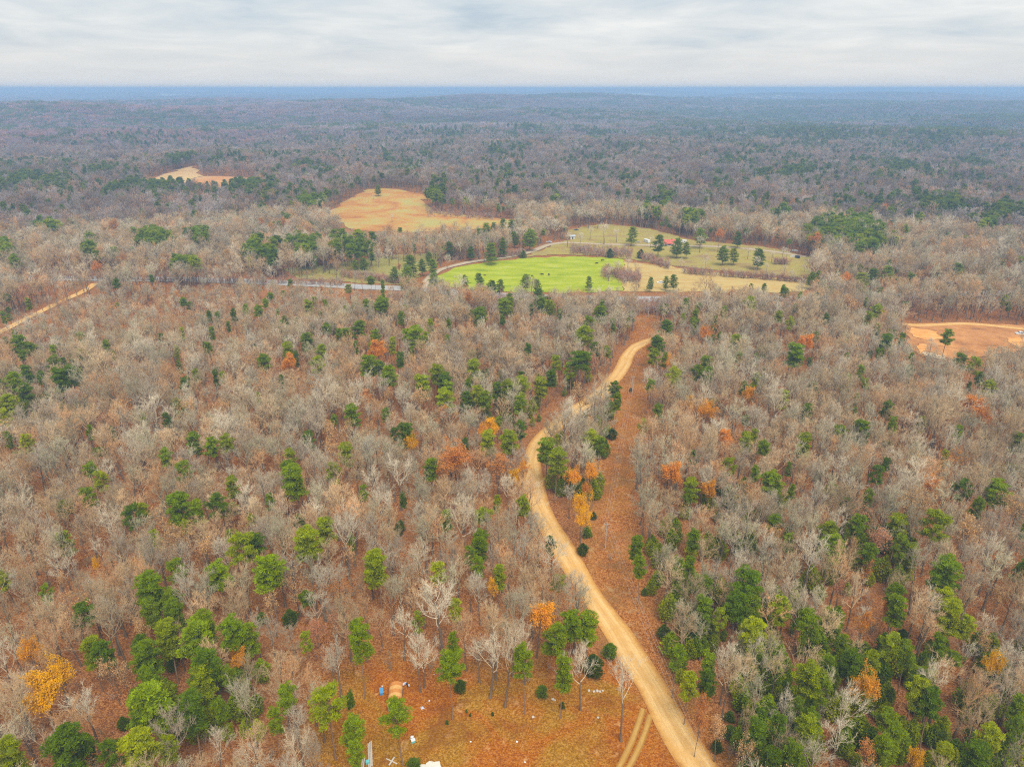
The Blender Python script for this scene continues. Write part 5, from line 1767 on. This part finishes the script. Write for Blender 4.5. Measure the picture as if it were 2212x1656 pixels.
for i in range(9):
    x, y, z = zspot(8, (1600, 1632, 1655, 1672, 1690, 1368, 1380, 1240, 1660)[i] + 3, (1160, 1164, 1162, 1166, 1160, 1216, 1222, 1330, 1335)[i])
    k = rng.uniform(0.22, 0.42)
    bm = bmesh.new()
    bmesh.ops.create_icosphere(bm, subdivisions=1, radius=k)
    for vv in bm.verts:
        vv.co *= float(rng.uniform(0.75, 1.2))
        vv.co.z *= 0.6
    me = bpy.data.meshes.new('stone')
    bm.to_mesh(me)
    bm.free()
    me.materials.append(M_STONE)
    o = put('stone', me, None, (x, y, z + k * 0.25))
    tag(o, ['leftmost pale stone of the short row right of the clearing trees', 'second pale stone from the left in the short stone row', 'middle pale stone of the short stone row', 'fourth pale stone from the left in the short stone row', 'rightmost pale stone of the short stone row'][i] if i < 5 else ['pale stone behind the middle of the clearing', 'pale stone right beside the middle clearing stone', 'broad pale stone in front of the slim clearing pine', 'pale stone at the right of the clearing'][i - 5], 'stone', 'pale stones in a short row' if i < 5 else None)

# --- the power line
def pole(loc, Ht, label, rz):
    r = tag(empty('utility_pole', loc, rz), label, 'utility pole', 'poles of the power line')
    MB().tube([(0, 0, -0.5), (0, 0, Ht * 0.5), (0, 0, Ht)], [0.17, 0.145, 0.11], 10).build('pole', M_POLE, r)
    arm = MB().box(-0.9, 0.9, 0.13, 0.23, Ht - 0.55, Ht - 0.42).build('crossarm', M_POLE, r)
    for x in (-0.8, 0.8):
        MB().tube([(x, 0.18, Ht - 0.42), (x, 0.18, Ht - 0.3), (x, 0.18, Ht - 0.22)], [0.05, 0.07, 0.03], 8).build('insulator', M_CERAM, arm)
    MB().tube([(0, 0, Ht), (0, 0, Ht + 0.1), (0, 0, Ht + 0.18)], [0.04, 0.06, 0.03], 8).build('top_insulator', M_CERAM, r)
    return r


PL = [(spot(1548 * F2, 1800 * F2), 8.6), (zspot(5, 1710, 1602), 8.3), (zspot(5, 1882, 606), 8.3), (zspot(5, 1988, 108), 8.3)]
plab = ['utility pole below the bottom edge beside the dirt road', 'nearest grey utility pole standing in the cleared corridor', 'second grey utility pole in the corridor below the far road bend', 'farthest utility pole where the corridor meets the highway']
pole_az = []
for i, (p, h) in enumerate(PL):
    a, b = PL[max(0, i - 1)][0], PL[min(3, i + 1)][0]
    az = math.atan2(b[1] - a[1], b[0] - a[0]) - math.pi / 2
    pole_az.append(az)
    if i > 0:
        pole(p, h, plab[i], az)
for i in range(3):
    (a, ha), (b, hb) = PL[i], PL[i + 1]
    for s, nm in ((-0.8, 'left'), (0, 'middle'), (0.8, 'right')):
        pts = []
        za, zb = (ha + 0.18, hb + 0.18) if s == 0 else (ha - 0.2, hb - 0.2)
        for t in np.linspace(0, 1, 13):
            x = a[0] + (b[0] - a[0]) * t + s * (math.cos(pole_az[i]) * (1 - t) + math.cos(pole_az[i + 1]) * t)
            y = a[1] + (b[1] - a[1]) * t + s * (math.sin(pole_az[i]) * (1 - t) + math.sin(pole_az[i + 1]) * t)
            pts.append((x, y, a[2] + za + (b[2] + zb - a[2] - za) * t - 4 * 1.3 * t * (1 - t)))
        o = MB().tube(pts, 0.018, 5).build('power_wire', M_WIRE)
        tag(o, '%s wire of the power line %s' % (nm, ['in front of the nearest pole', 'between the nearest and second poles', 'between the second and farthest poles'][i]), 'wire', 'wires of the power line')

# --- the farm beyond the highway (source pixels)
house('farmhouse', 'long low house with red metal roof and porch on the farm lawn', sspot(2006, 733), math.radians(-6), 9.0, 6.0, 2.6, 1.7, M_WHITE, M_REDR, porch=True, windows=5, chimney=True)
house('small_outbuilding', 'small grey-roofed outbuilding left of the tan trees', sspot(1716, 716), 0.3, 4.2, 3.2, 2.4, 1.0, M_OFFW, M_GREYR, 'shed', windows=2)
house('white_mobile_home', 'white building half hidden by pines beside the highway', sspot(2603, 893), math.radians(6), 9.0, 4.6, 2.8, 0.9, M_WHITE, M_WHITE, windows=4)
house('white_lean_shed', 'low white shed left of the building half hidden by pines', sspot(2574, 889), 0.1, 4.0, 3.0, 2.1, 0.5, M_OFFW, M_WHITE, 'shed', windows=2)
x, y, z = zspot(3, 1560, 1110)
house('lone_white_roofed_house', 'lone pale-roofed house in the woods right of the pine stand', (x, y, z), 0.4, 8, 6, 3.0, 1.6, M_OFFW, M_WHITE, windows=3)
x, y, z = zspot(3, 1145, 575)
house('blue_roofed_house', 'distant house with blue-grey roof on the right-hand hillside', (x, y, z + 6), 0.3, 15, 9, 6, 3.0, M_OFFW, M_GREYR, windows=4)
x, y, z = zspot(3, 1215, 588)
house('white_far_house', 'distant long white house beside the blue-grey roofed one', (x, y, z + 6), 0.0, 17, 8, 6, 2.5, M_WHITE, M_WHITE, windows=4)
x, y, z = zspot(3, 655, 648)
house('grey_far_house', 'distant grey-roofed house among pines right of centre', (x, y, z + 6), -0.2, 16, 8, 6, 2.4, M_OFFW, M_GREYR, windows=4)
car('silver_car', 'silver-blue car parked at the left end of the farm lawn', sspot(1647, 727), math.radians(75), M_SILV)
car('dark_blue_car', 'dark blue car under trees behind the grey outbuilding', sspot(1728, 691), math.radians(95), M_NAVY)
car('white_van', 'white pickup under the pines left of the silver car', sspot(1613, 716), math.radians(80), M_WHITE, 'pickup', 'pickup')
car('tan_car', 'tan car parked left of the camper by the lane', sspot(1913, 728), math.radians(80), M_TANP)
camper('white camper trailer parked left of the red-roofed house', sspot(1940, 727), math.radians(25))
camper('white cargo trailer right of the red-roofed house', sspot(2050, 729), math.radians(60), 5.0, 'cargo_trailer')
car('white_car', 'white-topped car at the right end of the farm lane', sspot(2384, 753), math.radians(70), M_WHITE)
car('cream_car', 'cream car on the grass below the end of the lane', sspot(2379, 771), math.radians(95), M_OFFW)
bin_thing('dark_trailer_box', 'dark box trailer on the grass at the lawn right end', 'trailer', sspot(2392, 774), 0.3, 2.2, 3.0, 2.0, M_NAVY, M_DARK, 'roof')
car('white_pickup', 'white pickup at the edge of the hay meadow thicket', sspot(1892, 828), math.radians(80), M_WHITE, 'pickup', 'pickup')
car('white_sedan', 'white car near the highway right of the thicket', sspot(1981, 849), math.radians(85), M_WHITE)
car('white_truck', 'white pickup on the graded clearing at the right edge', sspot(3062, 1003), math.radians(85), M_WHITE, 'pickup', 'pickup')


def make_cow():
    bm = bmesh.new()
    sk = bm.verts.layers.skin.verify()
    P = {}

    def vv(n, co, r):
        v = bm.verts.new(co)
        v[sk].radius = r if isinstance(r, tuple) else (r, r)
        P[n] = v
    vv('pelvis', (0, -0.75, 1.12), (0.30, 0.32))
    vv('belly', (0, -0.1, 1.02), (0.36, 0.42))
    vv('chest', (0, 0.55, 1.05), (0.32, 0.40))
    vv('neck', (0, 0.95, 1.05), 0.20)
    vv('poll', (0, 1.28, 0.85), 0.14)
    vv('muzzle', (0, 1.52, 0.50), 0.09)
    vv('tail', (0, -1.1, 1.15), 0.05)
    vv('tail2', (0, -1.17, 0.6), 0.03)
    for a, b in (('pelvis', 'belly'), ('belly', 'chest'), ('chest', 'neck'), ('neck', 'poll'), ('poll', 'muzzle'), ('pelvis', 'tail'), ('tail', 'tail2')):
        bm.edges.new((P[a], P[b]))
    for s, n in ((-1, 'l'), (1, 'r')):
        vv('hip' + n, (s * 0.22, -0.80, 0.95), 0.17)
        vv('stifle' + n, (s * 0.24, -0.66, 0.70), 0.12)
        vv('hock' + n, (s * 0.23, -0.88, 0.45), 0.065)
        vv('hoof' + n, (s * 0.23, -0.82, 0.04), 0.06)
        vv('sho' + n, (s * 0.2, 0.55, 0.8), 0.14)
        vv('kne' + n, (s * 0.2, 0.58, 0.42), 0.07)
        vv('fho' + n, (s * 0.2, 0.57, 0.04), 0.06)
        for a, b in (('pelvis', 'hip'), ('hip', 'stifle'), ('stifle', 'hock'), ('hock', 'hoof'), ('chest', 'sho'), ('sho', 'kne'), ('kne', 'fho')):
            bm.edges.new((P[a + ('' if a in ('pelvis', 'chest') else n)], P[b + n]))
        vv('ear' + n, (s * 0.24, 1.22, 0.95), 0.04)
        bm.edges.new((P['poll'], P['ear' + n]))
    P['pelvis'][sk].use_root = True
    me = bpy.data.meshes.new('cow')
    bm.to_mesh(me)
    bm.free()
    return me


cow_me = make_cow()
calf_me = cow_me.copy()
cow_me.materials.append(M_COW)
calf_me.materials.append(M_CALF)
COWS = [(1626, 826, 1.5, 'black cow grazing left of a second cow in lower green pasture'), (1646.5, 826.5, 0.2, 'black cow standing end-on in the lower green pasture'), (1790, 793, 1.7, 'black cow in the upper right of the green pasture'),
        (1807, 783, -1.3, 'black cow farthest right near the pasture fence corner'), (1454.5, 827.5, 1.6, 'dark brown calf at the left of the green pasture'), (1596, 830, -1.4, 'small black calf left of the grazing cows')]
for i, (x, y, rz, lb) in enumerate(COWS):
    me = calf_me if i == 4 else cow_me
    X, Y, Z_ = sspot(x, y)
    s = 0.75 if i in (4, 5) else 1.1
    o = put('cow', me, None, (X, Y, float(lift(X, Y, 0.06))), (0, 0, rz), (s, s, s))
    k = o.modifiers.new('skin', 'SKIN')
    k.use_smooth_shade = True
    sb = o.modifiers.new('smooth', 'SUBSURF')
    sb.levels = sb.render_levels = 1
    tag(o, lb, 'cow', 'cattle on the green pasture')
for x, y, h, lb in ((1823, 772, 7.5, 'pale post at the upper right corner of the green pasture'), (2603, 838, 9, 'pale utility pole above the white building beside the highway')):
    X, Y, Z_ = sspot(x, y)
    pole((X, Y, Z_), h, lb, 0.2)
# ------------------------------------------------------------------ haze
def haze():
    m, n, l, out = new_mat('thin blue haze')
    v = n.new('ShaderNodeVolumePrincipled')
    v.inputs['Color'].default_value = (0.41, 0.66, 1.0, 1)
    v.inputs['Density'].default_value = 0.00028
    v.inputs['Anisotropy'].default_value = 0.0
    l.new(v.outputs[0], out.inputs['Volume'])
    R = 62000
    b = MB().box(-R, R, -R, R, -60, 131)
    o = b.build('haze', m)
    tag(o, 'thin blue haze lying over the whole countryside', 'haze', None, 'stuff')


haze()
